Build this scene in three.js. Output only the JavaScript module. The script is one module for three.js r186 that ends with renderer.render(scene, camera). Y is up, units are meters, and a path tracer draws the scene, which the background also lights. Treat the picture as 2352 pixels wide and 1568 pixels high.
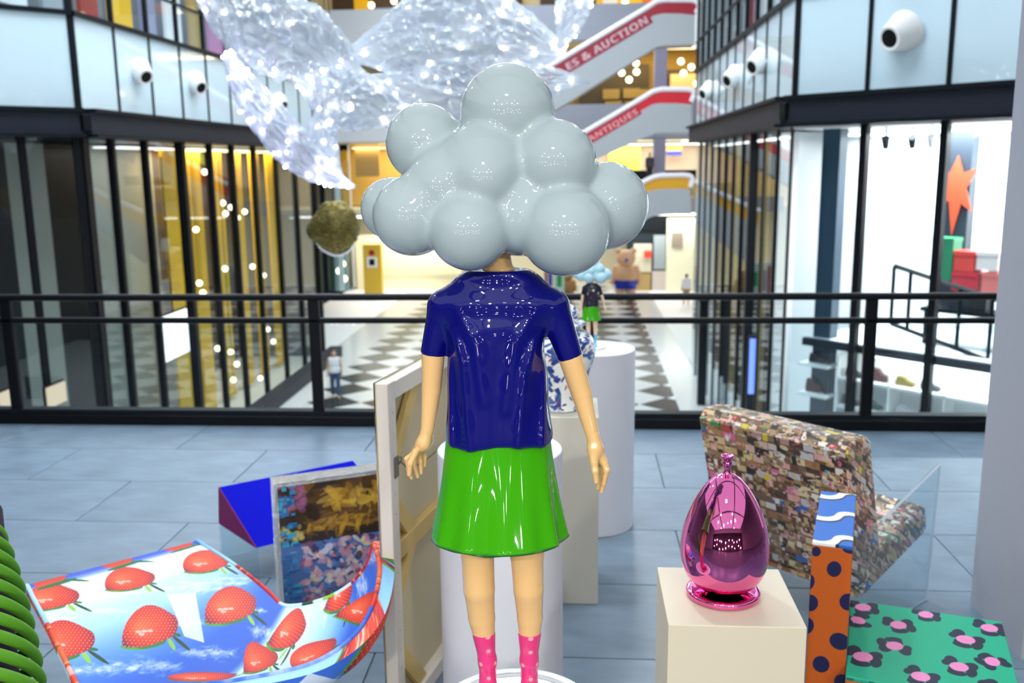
import * as THREE from 'three';
import { RoundedBoxGeometry } from 'three/addons/geometries/RoundedBoxGeometry.js';
import { mergeGeometries } from 'three/addons/utils/BufferGeometryUtils.js';
import { RectAreaLightUniformsLib } from 'three/addons/lights/RectAreaLightUniformsLib.js';
import { ImprovedNoise } from 'three/addons/math/ImprovedNoise.js';

// ---------------------------------------------------------------- camera, light, exposure
const scene = new THREE.Scene();
const FPX = 2150, CX = 1176, CY = 784;                       // focal length in pixels of the 2352 x 1568 frame
const camera = new THREE.PerspectiveCamera(2 * Math.atan(CY / FPX) * 180 / Math.PI, 2352 / 1568, 0.05, 200);
camera.position.set(0, 2, 0);
camera.rotation.order = 'YXZ';
camera.rotation.set(-0.18806, 0.07245, -0.0118);
camera.focus = 1.98;
camera.userData.fStop = 4.0;
camera.updateMatrixWorld(true);
scene.add(camera);
const renderer = new THREE.WebGLRenderer({ antialias: true });
renderer.toneMapping = THREE.LinearToneMapping;
renderer.toneMappingExposure = 1.0;
renderer.shadowMap.enabled = true;
scene.background = new THREE.Color(0x1a1d22);                 // a closed building: nothing of this is seen
RectAreaLightUniformsLib.init();
const COOL = new THREE.Color(0.86, 0.94, 1.0), NEUTRAL = new THREE.Color(1, 0.97, 0.92), WARM = new THREE.Color(1, 0.78, 0.45);
const L_GALLERY = 0.42, L_ATRIUM = 12, L_SHOP = 1.0;            // radiance of the panels

// ---------------------------------------------------------------- helpers
const V = (x, y, z) => new THREE.Vector3(x, y, z);
let seed = 7;
const rnd = () => { seed = (seed * 1664525 + 1013904223) >>> 0; return seed / 4294967296; };
const rr = (a, b) => a + (b - a) * rnd();
const noise = new ImprovedNoise();
const fbm = (x, y, z) => noise.noise(x, y, z) + 0.5 * noise.noise(2 * x, 2 * y, 2 * z) + 0.25 * noise.noise(4 * x, 4 * y, 4 * z);
const rot = camera.matrixWorld.clone().setPosition(0, 0, 0);
const rayOf = (px, py) => V((px - CX) / FPX, -(py - CY) / FPX, -1).applyMatrix4(rot);
const atZ = (px, py, z) => { const d = rayOf(px, py); return camera.position.clone().addScaledVector(d, (z - camera.position.z) / d.z); };
const atY = (px, py, y) => { const d = rayOf(px, py); return camera.position.clone().addScaledVector(d, (y - camera.position.y) / d.y); };
const atX = (px, py, x) => { const d = rayOf(px, py); return camera.position.clone().addScaledVector(d, (x - camera.position.x) / d.x); };
const invRot = rot.clone().invert();
const mpp = (p) => -p.clone().sub(camera.position).applyMatrix4(invRot).z / FPX;   // metres per pixel at a point

const used = {};
const numbered = (n) => { const k = used[n] = (used[n] ?? -1) + 1; return k ? n + '_' + String(k).padStart(3, '0') : n; };
function tag(o, label, category, group, kind) {
  if (label) o.userData.label = label;
  if (category) o.userData.category = category;
  if (group) o.userData.group = group;
  if (kind) o.userData.kind = kind;
  return o;
}
function thing(name, label, category, pos = [0, 0, 0], turn = 0, group) {
  const o = new THREE.Group(); o.name = numbered(name); o.position.set(...pos); o.rotation.y = turn;
  scene.add(o); return tag(o, label, category, group);
}
function mesh(name, geo, mat, parent, label) {
  const m = new THREE.Mesh(geo, mat); m.name = numbered(name); m.castShadow = m.receiveShadow = true;
  parent.add(m); if (label) m.userData.label = label; return m;
}
function struct(name, label) { const o = new THREE.Group(); o.name = numbered(name); scene.add(o); return tag(o, label, null, null, 'structure'); }
function smesh(name, geo, mat, label) { const m = mesh(name, geo, mat, scene); return tag(m, label, null, null, 'structure'); }
const put = (g, x, y, z, ry = 0) => { if (ry) g.rotateY(ry); g.translate(x, y, z); return g; };
const bx = (w, h, d, x = 0, y = 0, z = 0, ry = 0) => put(new THREE.BoxGeometry(w, h, d), x, y, z, ry);
const rb = (w, h, d, r, x = 0, y = 0, z = 0, ry = 0) => put(new RoundedBoxGeometry(w, h, d, 3, r), x, y, z, ry);
const cyl = (r0, r1, h, x = 0, y = 0, z = 0, n = 48) => put(new THREE.CylinderGeometry(r1, r0, h, n), x, y + h / 2, z);
function bar(a, b, w, d = w) {                                  // square bar between two points
  const v = b.clone().sub(a), g = new THREE.BoxGeometry(w, v.length(), d);
  g.applyQuaternion(new THREE.Quaternion().setFromUnitVectors(V(0, 1, 0), v.clone().normalize()));
  const m = a.clone().add(b).multiplyScalar(0.5); g.translate(m.x, m.y, m.z); return g;
}
function rod(a, b, r, n = 10) {
  const v = b.clone().sub(a), g = new THREE.CylinderGeometry(r, r, v.length(), n);
  g.applyQuaternion(new THREE.Quaternion().setFromUnitVectors(V(0, 1, 0), v.clone().normalize()));
  const m = a.clone().add(b).multiplyScalar(0.5); g.translate(m.x, m.y, m.z); return g;
}
const merge = (list) => mergeGeometries(list.map((g) => { const q = g.index ? g.toNonIndexed() : g; for (const k of Object.keys(q.attributes)) if (!['position', 'normal', 'uv'].includes(k)) q.deleteAttribute(k); return q; }));
const lathe = (pts, n = 64) => new THREE.LatheGeometry(pts.map(([r, y]) => new THREE.Vector2(r, y)), n);
function smoothLathe(pts, n = 72, k = 80) {
  const c = new THREE.SplineCurve(pts.map(([r, y]) => new THREE.Vector2(r, y)));
  return new THREE.LatheGeometry(c.getPoints(k).map((p) => new THREE.Vector2(Math.max(p.x, 0), p.y)), n);
}
function tube(pts, r, seg = 60, rad = 10) { return new THREE.TubeGeometry(new THREE.CatmullRomCurve3(pts), seg, r, rad, false); }
function slab(poly, th, dir) {                                  // thick sheet: a flat polygon of 3-D points pushed along dir
  const n = poly.length, pos = [], d = dir.clone().normalize().multiplyScalar(th);
  const P = (p) => [p.x, p.y, p.z];
  const back = poly.map((p) => p.clone().add(d));
  const nrm = poly[1].clone().sub(poly[0]).cross(poly[2].clone().sub(poly[0]));
  const flip = nrm.dot(d) > 0;
  const tri = (a, b, c) => flip ? pos.push(...P(a), ...P(c), ...P(b)) : pos.push(...P(a), ...P(b), ...P(c));
  for (let i = 1; i < n - 1; i++) { tri(poly[0], poly[i], poly[i + 1]); tri(back[0], back[i + 1], back[i]); }
  for (let i = 0; i < n; i++) { const j = (i + 1) % n; tri(poly[i], back[i], back[j]); tri(poly[i], back[j], poly[j]); }
  const g = new THREE.BufferGeometry(); g.setAttribute('position', new THREE.Float32BufferAttribute(pos, 3)); g.computeVertexNormals();
  const uv = []; for (let i = 0; i < pos.length; i += 3) uv.push(pos[i] + pos[i + 2], pos[i + 1]);
  g.setAttribute('uv', new THREE.Float32BufferAttribute(uv, 2)); return g;
}
function extrude(shapePts, depth, bevel = 0) {
  const s = new THREE.Shape(shapePts.map(([x, y]) => new THREE.Vector2(x, y)));
  return new THREE.ExtrudeGeometry(s, { depth, bevelEnabled: bevel > 0, bevelSize: bevel, bevelThickness: bevel, bevelSegments: 3, curveSegments: 24 });
}
function parametric(fn, nu, nv) {                              // fn(u, v) -> {p, uv}
  const pos = [], uv = [], idx = [];
  for (let j = 0; j <= nv; j++) for (let i = 0; i <= nu; i++) { const q = fn(i / nu, j / nv); pos.push(q.p.x, q.p.y, q.p.z); uv.push(...(q.uv ?? [i / nu, j / nv])); }
  for (let j = 0; j < nv; j++) for (let i = 0; i < nu; i++) { const a = j * (nu + 1) + i, b = a + 1, c = a + nu + 1, d = c + 1; idx.push(a, b, d, a, d, c); }
  const g = new THREE.BufferGeometry(); g.setAttribute('position', new THREE.Float32BufferAttribute(pos, 3)); g.setAttribute('uv', new THREE.Float32BufferAttribute(uv, 2));
  g.setIndex(idx); g.computeVertexNormals(); return g;
}
// distance fields, meshed with surface nets
const smin = (a, b, k) => { const h = Math.max(k - Math.abs(a - b), 0) / k; return Math.min(a, b) - h * h * k * 0.25; };
const smax = (a, b, k) => -smin(-a, -b, k);
function cone(a, b, ra, rb_) {
  const bax = b.x - a.x, bay = b.y - a.y, baz = b.z - a.z, l2 = bax * bax + bay * bay + baz * baz;
  return (x, y, z) => { const px = x - a.x, py = y - a.y, pz = z - a.z; let t = (px * bax + py * bay + pz * baz) / l2; t = t < 0 ? 0 : t > 1 ? 1 : t; const dx = px - t * bax, dy = py - t * bay, dz = pz - t * baz; return Math.sqrt(dx * dx + dy * dy + dz * dz) - (ra + (rb_ - ra) * t); };
}
const ball = (c, r) => (x, y, z) => Math.hypot(x - c.x, y - c.y, z - c.z) - r;
const ell = (c, a, b, d) => { const m = Math.min(a, b, d); return (x, y, z) => (Math.hypot((x - c.x) / a, (y - c.y) / b, (z - c.z) / d) - 1) * m; };
const union = (list, k) => (x, y, z) => { let d = list[0](x, y, z); for (let i = 1; i < list.length; i++) d = smin(d, list[i](x, y, z), k); return d; };
function nets(f, lo, hi, cell) {
  const nx = Math.ceil((hi.x - lo.x) / cell) + 1, ny = Math.ceil((hi.y - lo.y) / cell) + 1, nz = Math.ceil((hi.z - lo.z) / cell) + 1;
  const v = new Float32Array(nx * ny * nz), at = (i, j, k) => (k * ny + j) * nx + i;
  for (let k = 0; k < nz; k++) for (let j = 0; j < ny; j++) for (let i = 0; i < nx; i++) v[at(i, j, k)] = f(lo.x + i * cell, lo.y + j * cell, lo.z + k * cell);
  const id = new Int32Array(nx * ny * nz).fill(-1), pos = [], idx = [];
  const E = [[0, 1], [2, 3], [4, 5], [6, 7], [0, 2], [1, 3], [4, 6], [5, 7], [0, 4], [1, 5], [2, 6], [3, 7]];
  for (let k = 0; k < nz - 1; k++) for (let j = 0; j < ny - 1; j++) for (let i = 0; i < nx - 1; i++) {
    const c = []; let inside = 0;
    for (let q = 0; q < 8; q++) { c[q] = v[at(i + (q & 1), j + ((q >> 1) & 1), k + (q >> 2))]; if (c[q] < 0) inside++; }
    if (inside === 0 || inside === 8) continue;
    let sx = 0, sy = 0, sz = 0, n = 0;
    for (const [a, b] of E) if ((c[a] < 0) !== (c[b] < 0)) { const t = c[a] / (c[a] - c[b]); sx += (a & 1) + ((b & 1) - (a & 1)) * t; sy += ((a >> 1) & 1) + (((b >> 1) & 1) - ((a >> 1) & 1)) * t; sz += (a >> 2) + ((b >> 2) - (a >> 2)) * t; n++; }
    id[at(i, j, k)] = pos.length / 3; pos.push(lo.x + (i + sx / n) * cell, lo.y + (j + sy / n) * cell, lo.z + (k + sz / n) * cell);
  }
  const quad = (a, b, c, d, flip) => { if (a < 0 || b < 0 || c < 0 || d < 0) return; flip ? idx.push(a, c, b, a, d, c) : idx.push(a, b, c, a, c, d); };
  for (let k = 1; k < nz - 1; k++) for (let j = 1; j < ny - 1; j++) for (let i = 1; i < nx - 1; i++) {
    const s = v[at(i, j, k)] < 0;
    if (s !== v[at(i + 1, j, k)] < 0) quad(id[at(i, j - 1, k - 1)], id[at(i, j, k - 1)], id[at(i, j, k)], id[at(i, j - 1, k)], !s);
    if (s !== v[at(i, j + 1, k)] < 0) quad(id[at(i - 1, j, k - 1)], id[at(i - 1, j, k)], id[at(i, j, k)], id[at(i, j, k - 1)], !s);
    if (s !== v[at(i, j, k + 1)] < 0) quad(id[at(i - 1, j - 1, k)], id[at(i, j - 1, k)], id[at(i, j, k)], id[at(i - 1, j, k)], !s);
  }
  const nor = [], e = cell * 0.4;
  for (let q = 0; q < pos.length; q += 3) {
    let [x, y, z] = [pos[q], pos[q + 1], pos[q + 2]], gx, gy, gz, l;
    for (let it = 0; it < 2; it++) {
      gx = f(x + e, y, z) - f(x - e, y, z); gy = f(x, y + e, z) - f(x, y - e, z); gz = f(x, y, z + e) - f(x, y, z - e); l = Math.hypot(gx, gy, gz) || 1;
      if (it === 0) { const g = l / (2 * e), s = Math.max(-0.5 * cell, Math.min(0.5 * cell, f(x, y, z) / Math.max(g, 0.3))); x -= gx / l * s; y -= gy / l * s; z -= gz / l * s; }
    }
    pos[q] = x; pos[q + 1] = y; pos[q + 2] = z; nor.push(gx / l, gy / l, gz / l);
  }
  const g = new THREE.BufferGeometry();
  g.setAttribute('position', new THREE.Float32BufferAttribute(pos, 3)); g.setAttribute('normal', new THREE.Float32BufferAttribute(nor, 3));
  g.setAttribute('uv', new THREE.Float32BufferAttribute(new Float32Array(pos.length / 3 * 2), 2)); g.setIndex(idx); return g;
}
function planarUV(g, fn) { const p = g.attributes.position, uv = []; for (let i = 0; i < p.count; i++) uv.push(...fn(p.getX(i), p.getY(i), p.getZ(i))); g.setAttribute('uv', new THREE.Float32BufferAttribute(uv, 2)); return g; }

// ---------------------------------------------------------------- materials
const C = (r, g, b) => new THREE.Color().setRGB(r, g, b);
const std = (color, roughness = 0.6, metalness = 0, o = {}) => new THREE.MeshStandardMaterial({ color, roughness, metalness, ...o });
const phys = (o) => new THREE.MeshPhysicalMaterial(o);
const lacquer = (color, o = {}) => phys({ color, roughness: 0.5, specularIntensity: 0.15, clearcoat: 1, clearcoatRoughness: 0.02, ...o });
const glow = (color, k) => std(0x111111, 0.5, 0, { emissive: color, emissiveIntensity: k });
function canvasTex(w, h, draw, srgb = true) {
  const c = document.createElement('canvas'); c.width = w; c.height = h; draw(c.getContext('2d'), w, h);
  const t = new THREE.CanvasTexture(c); if (srgb) t.colorSpace = THREE.SRGBColorSpace; t.wrapS = t.wrapT = THREE.RepeatWrapping; return t;
}
function noiseTex(n, fn, o = {}) {                             // grey DataTexture
  const d = new Uint8Array(n * n * 4);
  for (let j = 0; j < n; j++) for (let i = 0; i < n; i++) { const v = Math.max(0, Math.min(255, fn(i / n, j / n) * 255)); d.set([v, v, v, 255], (j * n + i) * 4); }
  const t = new THREE.DataTexture(d, n, n); t.wrapS = t.wrapT = THREE.RepeatWrapping; t.magFilter = THREE.LinearFilter; t.needsUpdate = true;
  if (o.srgb) t.colorSpace = THREE.SRGBColorSpace; return t;
}
const grain = noiseTex(256, () => 0.5 + (rnd() - 0.5) * 0.5);
const fine = grain.clone(); fine.repeat.set(3, 3); fine.needsUpdate = true;
const M = {
  cloud: lacquer(C(0.40, 0.485, 0.51)),
  cloudSmall: lacquer(C(0.38, 0.62, 0.74)),
  shirt: lacquer(C(0.001, 0.0015, 0.15)),
  shirtSmall: lacquer(C(0.012, 0.01, 0.03)),
  skirt: lacquer(C(0.045, 0.38, 0.0004)),
  skin: lacquer(C(0.84, 0.52, 0.22)),
  skinSmall: lacquer(C(0.82, 0.6, 0.42)),
  sockSmall: lacquer(C(0.1, 0.45, 0.72)),
  black: phys({ color: C(0.004, 0.005, 0.007), roughness: 0.4, specularIntensity: 0.3 }),
  dark: phys({ color: C(0.006, 0.009, 0.013), roughness: 0.45, specularIntensity: 0.25 }),
  beam: phys({ color: C(0.02, 0.024, 0.036), roughness: 0.5, specularIntensity: 0.3 }),
  white: std(C(0.82, 0.82, 0.82), 0.55),
  plinth: std(C(0.68, 0.69, 0.75), 0.5),
  plinthWarm: std(C(0.70, 0.63, 0.48), 0.5),
  plinthBeige: std(C(0.62, 0.60, 0.52), 0.6),
  glass: phys({ color: 0xf2f8fa, roughness: 0.015, transmission: 1, thickness: 0, ior: 1.5, specularIntensity: 0.7 }),
  glassClear: phys({ color: 0xf6fafb, roughness: 0.015, transmission: 1, thickness: 0, ior: 1.5, specularIntensity: 0.25 }),
  spandrel: phys({ color: C(0.60, 0.77, 0.86), roughness: 0.3, clearcoat: 1, clearcoatRoughness: 0.03 }),
  acrylic: phys({ color: 0xf4fafc, roughness: 0.02, transmission: 1, thickness: 0, ior: 1.49 }),
  acrylicEdge: phys({ color: C(0.75, 0.82, 0.9), roughness: 0.1, transmission: 0.5, thickness: 0, clearcoat: 1 }),
  chrome: std(C(0.86, 0.87, 0.88), 0.04, 1),
  foil: std(C(0.8, 0.8, 0.8), 0.16, 1, { bumpMap: fine, bumpScale: 0.004 }),
  yellow: std(C(0.88, 0.5, 0.006), 0.5), tan: std(C(0.42, 0.29, 0.1), 0.6), cream: std(C(0.8, 0.74, 0.52), 0.6),
  lavender: std(C(0.3, 0.3, 0.44), 0.6), grey: std(C(0.3, 0.33, 0.36), 0.6), greyBlue: std(C(0.12, 0.15, 0.2), 0.6),
  red: std(C(0.32, 0.006, 0.025), 0.35), darkwood: std(C(0.06, 0.035, 0.018), 0.6), wallWhite: std(C(0.78, 0.79, 0.8), 0.7),
};

// ---------------------------------------------------------------- lights of the building
function panelLight(x, y, z, w, d, color, L, name, label, group) {         // luminous ceiling panel: frame, glowing diffuser, area light
  const t = thing(name, label, 'ceiling light', [x, y, z], 0, group);
  mesh('frame', merge([bx(w + 0.06, 0.06, 0.03, 0, 0.01, -d / 2 - 0.015), bx(w + 0.06, 0.06, 0.03, 0, 0.01, d / 2 + 0.015), bx(0.03, 0.06, d, -w / 2 - 0.015, 0.01, 0), bx(0.03, 0.06, d, w / 2 + 0.015, 0.01, 0)]), M.white, t);
  mesh('diffuser', bx(w, 0.02, d, 0, 0.02, 0), glow(color, Math.min(L, 3)), t);
  const l = new THREE.RectAreaLight(color, L, w, d); l.rotation.x = -Math.PI / 2; l.position.set(0, -0.01, 0); t.add(l);
  return t;
}
for (const z of [-4.4, 0.2, 4.8]) for (const [x, nm] of [[-4.7, 'left'], [0, 'middle'], [4.7, 'right']])
  panelLight(x, 4.3, z, 4.4, 4.3, COOL, L_GALLERY, 'gallery_ceiling_light', `large luminous stretched ceiling panel over the ${z < -1 ? 'railing' : z < 3 ? 'sculptures' : 'rear'} end of the gallery, ${nm} row`, 'gallery ceiling light panels');
function trackSpot(x, y, z, to, I, label) {                    // aimed spotlight: can, glowing lens and a light at the lens
  const t = thing('track_spotlight', label, 'spotlight', [x, y, z], 0, 'track spotlights behind the viewpoint'), d = V(...to).sub(V(x, y, z)).normalize(), q = new THREE.Quaternion().setFromUnitVectors(V(0, -1, 0), d);
  const can = lathe([[0, 0.2], [0.05, 0.2], [0.06, 0.17], [0.065, 0], [0.06, 0.0]], 24); can.applyQuaternion(q); mesh('housing', can, M.white, t);
  const lens = new THREE.SphereGeometry(0.05, 16, 10); mesh('lens', lens, glow(NEUTRAL, 140), t);
  mesh('stem', rod(d.clone().multiplyScalar(-0.15), V(0, 4.3 - y, 0), 0.012), M.black, t);
  if (I) { const l = new THREE.SpotLight(NEUTRAL, I, 0, 0.42, 0.7, 2); l.position.copy(d.clone().multiplyScalar(0.06)); l.shadow.radius = 5; t.add(l); const g = new THREE.Object3D(); g.position.copy(V(...to).sub(V(x, y, z))); t.add(g); l.target = g; }
}
trackSpot(-1.2, 3.7, 4.2, [-0.15, 1.5, -2], 30, 'track spotlight aimed at the large cloud-headed figure from its right');
trackSpot(1.3, 3.7, 3.4, [-0.1, 1.4, -2], 18, 'track spotlight aimed at the large cloud-headed figure from its left');
trackSpot(2.6, 3.7, 3.0, [0.9, 0.6, -3], 20, 'track spotlight aimed at the pink balloon and the printed chairs');
trackSpot(-2.8, 3.7, 3.0, [-1.4, 0.5, -3], 36, 'track spotlight aimed at the strawberry chair');
for (const [x, z, nm] of [[-4.4, -5.7, 'far left by the railing'], [-1.6, -5.7, 'left of centre by the railing'], [1.2, -5.7, 'right of centre by the railing'], [3.8, -5.7, 'far right by the railing'], [-3.2, -3.9, 'left over the chairs'], [-0.6, -4.1, 'over the plinths'], [2.0, -3.9, 'right over the chairs']]) {
  const t = thing('gallery_downlight', 'small round downlight in the gallery ceiling, ' + nm, 'ceiling light', [x, 4.2, z], 0, 'gallery downlights');
  mesh('ring', lathe([[0.09, 0], [0.12, 0], [0.12, 0.08], [0.09, 0.08]], 32), M.white, t); mesh('lamp', cyl(0.085, 0.085, 0.02, 0, 0.03, 0, 24), glow(NEUTRAL, 12), t);
  const l = new THREE.SpotLight(COOL, 15, 0, 1.15, 0.8, 2); l.position.set(0, -0.01, 0); l.shadow.radius = 6; t.add(l); const g = new THREE.Object3D(); g.position.set(0, -4, 0); t.add(g); l.target = g;
}
for (const [x, z, w, where] of [[-0.05, 0.75, 0.42, 'just above the viewpoint'], [-1.9, 2.4, 0.34, 'behind the viewpoint to the left'], [1.7, 2.6, 0.34, 'behind the viewpoint to the right'], [0.2, 4.6, 0.36, 'far behind the viewpoint in the middle'], [-2.8, 6.0, 0.36, 'far behind the viewpoint to the left'], [3.0, 6.2, 0.36, 'far behind the viewpoint to the right']])
  panelLight(x, 4.12, z, w, w, NEUTRAL, 24, 'square_downlight', 'small bright square ceiling light ' + where, 'square ceiling lights of the gallery');
for (let k = 0; k < 20; k++) { const x = -8.5 + (k % 10) * 1.8 + rr(-0.6, 0.6), lo = k < 10, t = thing('wall_lamp', `small round lamp in the ${lo ? 'lower' : 'upper'} row on the wall behind the viewpoint`, 'lamp', [x, (lo ? 1.1 : 2.3) + rr(-0.55, 0.55), 9.72], 0, 'small lamps behind the viewpoint'); mesh('bulb', new THREE.SphereGeometry(rr(0.1, 0.17), 16, 10), glow(NEUTRAL, 50), t); mesh('bracket', bx(0.06, 0.06, 0.14, 0, 0, 0.08), M.black, t); }
for (const [x, z] of [[-6.5, -14], [0, -14], [-6.5, -26], [0, -26], [-6.5, -38], [0, -38], [-3.5, -50]])
  panelLight(x, 15.9, z, 4.2, 6, COOL, L_ATRIUM, 'atrium_roof_light', `large luminous panel in the atrium roof, ${x < -5 ? 'left' : x < -1 ? 'rear middle' : 'right'} row, ${z > -20 ? 'nearest the gallery' : z > -30 ? 'second from the gallery' : z > -40 ? 'third from the gallery' : 'at the far end'}`, 'atrium roof light panels');

// ---------------------------------------------------------------- the gallery: floor, ceiling, walls, column, railing
{
  const fl = struct('floor', 'pale blue-grey stone tile floor of the gallery');
  mesh('slab', bx(20, 0.6, 17.3, 0, -0.312, 1.5), std(C(0.12, 0.14, 0.17), 0.6), fl);
  const cloudy = noiseTex(256, (u, v) => 0.86 + 0.07 * fbm(u * 6, v * 6, 1.5) + 0.03 * (rnd() - 0.5), { srgb: true });
  const tones = [0, 1, 2].map((k) => std(C(0.215 + 0.01 * k, 0.30 + 0.01 * k, 0.395 + 0.01 * k), 0.34, 0, { map: cloudy }));
  const g = rb(1.374, 0.012, 0.684, 0.003);
  for (let r = 0; r < 10; r++) for (let c = -4; c < 4; c++) {
    const z = -6.655 + r * 0.69, x = (r % 2 ? 0.535 : -0.14) + c * 1.38 + 0.69;
    if (x < -5.6 || x > 4.6) continue;
    const t = mesh('tile', g, tones[Math.floor(rnd() * 3)], fl); t.position.set(x, -0.006, z);
  }
  smesh('ceiling', bx(20, 0.3, 17.3, 0, 4.5, 1.5), std(C(0.3, 0.31, 0.33), 0.8), 'white ceiling of the gallery');
  smesh('wall_gallery_back', bx(20, 4.6, 0.3, 0, 2.2, 10), std(C(0.07, 0.06, 0.07), 0.6), 'wall behind the gallery');
  smesh('wall_gallery_left', bx(0.3, 4.6, 17.3, -10, 2.2, 1.5), std(C(0.2, 0.2, 0.22), 0.7), 'side wall of the gallery');
  smesh('wall_gallery_right', bx(0.3, 4.6, 17.3, 10, 2.2, 1.5), std(C(0.2, 0.2, 0.22), 0.7), 'side wall of the gallery');
}
{
  const c = struct('pillar', 'square pale grey plastered pillar at the right edge');
  const plaster = std(C(0.44, 0.46, 0.53), 0.7, 0, { bumpMap: grain, bumpScale: 0.002 });
  mesh('shaft', bx(0.6, 4.35, 0.5, 2.09, 2.175, -3.87), plaster, c);
}
const RZ = -6.95;
{
  const t = thing('railing', 'black steel balustrade with two rails along the gallery edge', 'railing', [0, 0, RZ]);
  mesh('handrail', rb(14, 0.05, 0.07, 0.02, -0.5, 1.015, 0), M.black, t);
  mesh('mid_rail', rb(14, 0.045, 0.05, 0.015, -0.5, 0.835, 0), M.black, t);
  mesh('bottom_rail', rb(14, 0.085, 0.07, 0.015, -0.5, 0.045, 0), M.black, t);
  mesh('kick_rail', bx(14, 0.03, 0.1, -0.5, 0.11, -0.02), M.dark, t);
  for (const x of [-6.8, -4.47, -2.02, 0.07, 2.14, 4.3]) mesh('post', rb(0.085, 0.99, 0.05, 0.01, x, 0.5, 0), M.black, t);
  for (const [a, b] of [[-6.74, -4.53], [-4.41, -2.08], [-1.96, 0.01], [0.13, 2.08], [2.2, 4.24]]) mesh('glass_pane', bx(b - a, 0.68, 0.012, (a + b) / 2, 0.46, -0.03), M.glassClear, t);
}

// ---------------------------------------------------------------- the cloud-headed figure
const FZ = -2.0, FO = V(-0.15, 0.73, FZ);
const L = (px, py, dz = 0) => atZ(px, py, FZ).sub(FO).setZ(dz);
const SC = (py) => mpp(atZ(1150, py, FZ));
function cloudField() {
  const b = [[1165, 256, 109, -0.01], [972, 328, 91, -0.02], [1272, 374, 97, 0.03], [1115, 392, 106, 0.04], [1030, 428, 92, 0.045], [1122, 410, 58, 0.09],
    [958, 492, 90, 0.055], [890, 481, 73, -0.045], [1090, 522, 88, 0.095], [1298, 524, 100, 0.075], [1390, 474, 101, -0.03], [1195, 492, 88, 0.04],
    [1200, 470, 112, 0.0], [1050, 470, 110, -0.05], [1200, 480, 100, -0.12], [1010, 420, 80, -0.14], [1320, 450, 90, -0.14], [1120, 370, 95, -0.13]];
  const fs = b.map(([x, y, r, z]) => ball(L(x, y, z), r * SC(y)));
  fs.push(ell(L(1165, 470, -0.02), 0.2, 0.1, 0.12));
  return union(fs, 0.021);
}
function headGeo() { const o = nets(cloudField(), V(-0.4, 0.98, -0.32), V(0.36, 1.52, 0.3), 0.0062); return o; }
function cp(ax, ay, ar, bxx, by, br, az = 0, bz = az) { return cone(L(ax, ay, az), L(bxx, by, bz), ar * SC(ay), br * SC(by)); }
function shirtGeo() {
  const hemY = L(1145, 1003).y, s = SC(850);
  const rows = [[1040, 1147, 128, 0.088], [1003, 1147, 128, 0.088], [900, 1143, 117, 0.084], [830, 1140, 113, 0.082], [760, 1140, 112, 0.08], [700, 1143, 112, 0.07], [640, 1145, 80, 0.05], [590, 1146, 40, 0.045]].map(([py, cx, hw, hz]) => [L(cx, py).y, L(cx, py).x, hw * s, hz]);
  const torso = (x, y, z) => {
    let i = 0; while (i < rows.length - 2 && y > rows[i + 1][0]) i++;
    const [y0, x0, w0, z0] = rows[i], [y1, x1, w1, z1] = rows[i + 1]; let t = Math.max(0, Math.min(1, (y - y0) / (y1 - y0))); t = t * t * (3 - 2 * t);
    const cx = x0 + (x1 - x0) * t, hw = w0 + (w1 - w0) * t, hz = z0 + (z1 - z0) * t, q = Math.pow(Math.pow(Math.abs(x - cx) / hw, 2.4) + Math.pow(Math.abs(z) / hz, 2.4), 1 / 2.4);
    return (q - 1) * hz;
  };
  const sh = union([cp(1125, 655, 33, 1022, 700, 34), cp(1168, 655, 33, 1268, 700, 34), cp(1145, 640, 34, 1145, 600, 32)], 0.02);
  const folds = [[0.007, 13, [1046, 742], [1070, 815], [1088, 1010]], [0.008, 13, [1243, 742], [1212, 840], [1196, 1010]], [0.005, 9, [1256, 800], [1250, 1010]], [0.005, 9, [1036, 800], [1043, 1010]], [0.004, 14, [1050, 690], [1100, 775], [1120, 900]], [0.004, 14, [1246, 690], [1190, 775], [1168, 920]], [-0.003, 16, [1150, 760], [1145, 1010]]]
    .map(([amp, w, ...pts]) => { const q = pts.map(([x, y]) => L(x, y)); return { amp, w: w * s, q }; });
  const drape = (x, y) => { let o = 0; for (const { amp, w, q } of folds) { let best = 1e9, bt = 0; for (let i = 0; i < q.length - 1; i++) { const ax = q[i].x, ay = q[i].y, dx = q[i + 1].x - ax, dy = q[i + 1].y - ay; let t = ((x - ax) * dx + (y - ay) * dy) / (dx * dx + dy * dy); t = t < 0 ? 0 : t > 1 ? 1 : t; const d = Math.hypot(x - ax - t * dx, y - ay - t * dy); if (d < best) { best = d; bt = (i + t) / (q.length - 1); } } const fade = Math.min(1, bt * 4); o += amp * fade * Math.exp(-(best * best) / (w * w)); } return o; };
  const arm = (sx, sy, sr, ex, ey, er, nx, ny) => { const c = cp(sx, sy, sr, ex, ey, er), e = L(ex, ey), n = V(nx, ny, 0).normalize(); return (x, y, z) => smax(c(x, y, z), (x - e.x) * n.x + (y - e.y) * n.y, 0.008); };
  const left = arm(1018, 705, 35, 994, 815, 29, -0.15, -1), right = arm(1272, 705, 36, 1311, 823, 29, 0.3, -1);
  const f = (x, y, z) => {
    let d = smin(torso(x, y, z), sh(x, y, z), 0.06) + 0.0025;
    d -= drape(x, y);
    d = smax(d, hemY - y - 0.1 * z + 0.006 * Math.cos(x * 30), 0.012); d = smax(d, y - L(1145, 618).y, 0.008);
    d = smin(d, left(x, y, z), 0.012); return smin(d, right(x, y, z), 0.012);
  };
  return nets(f, V(-0.24, 0.58, -0.13), V(0.24, 1.12, 0.14), 0.0042);
}
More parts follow.
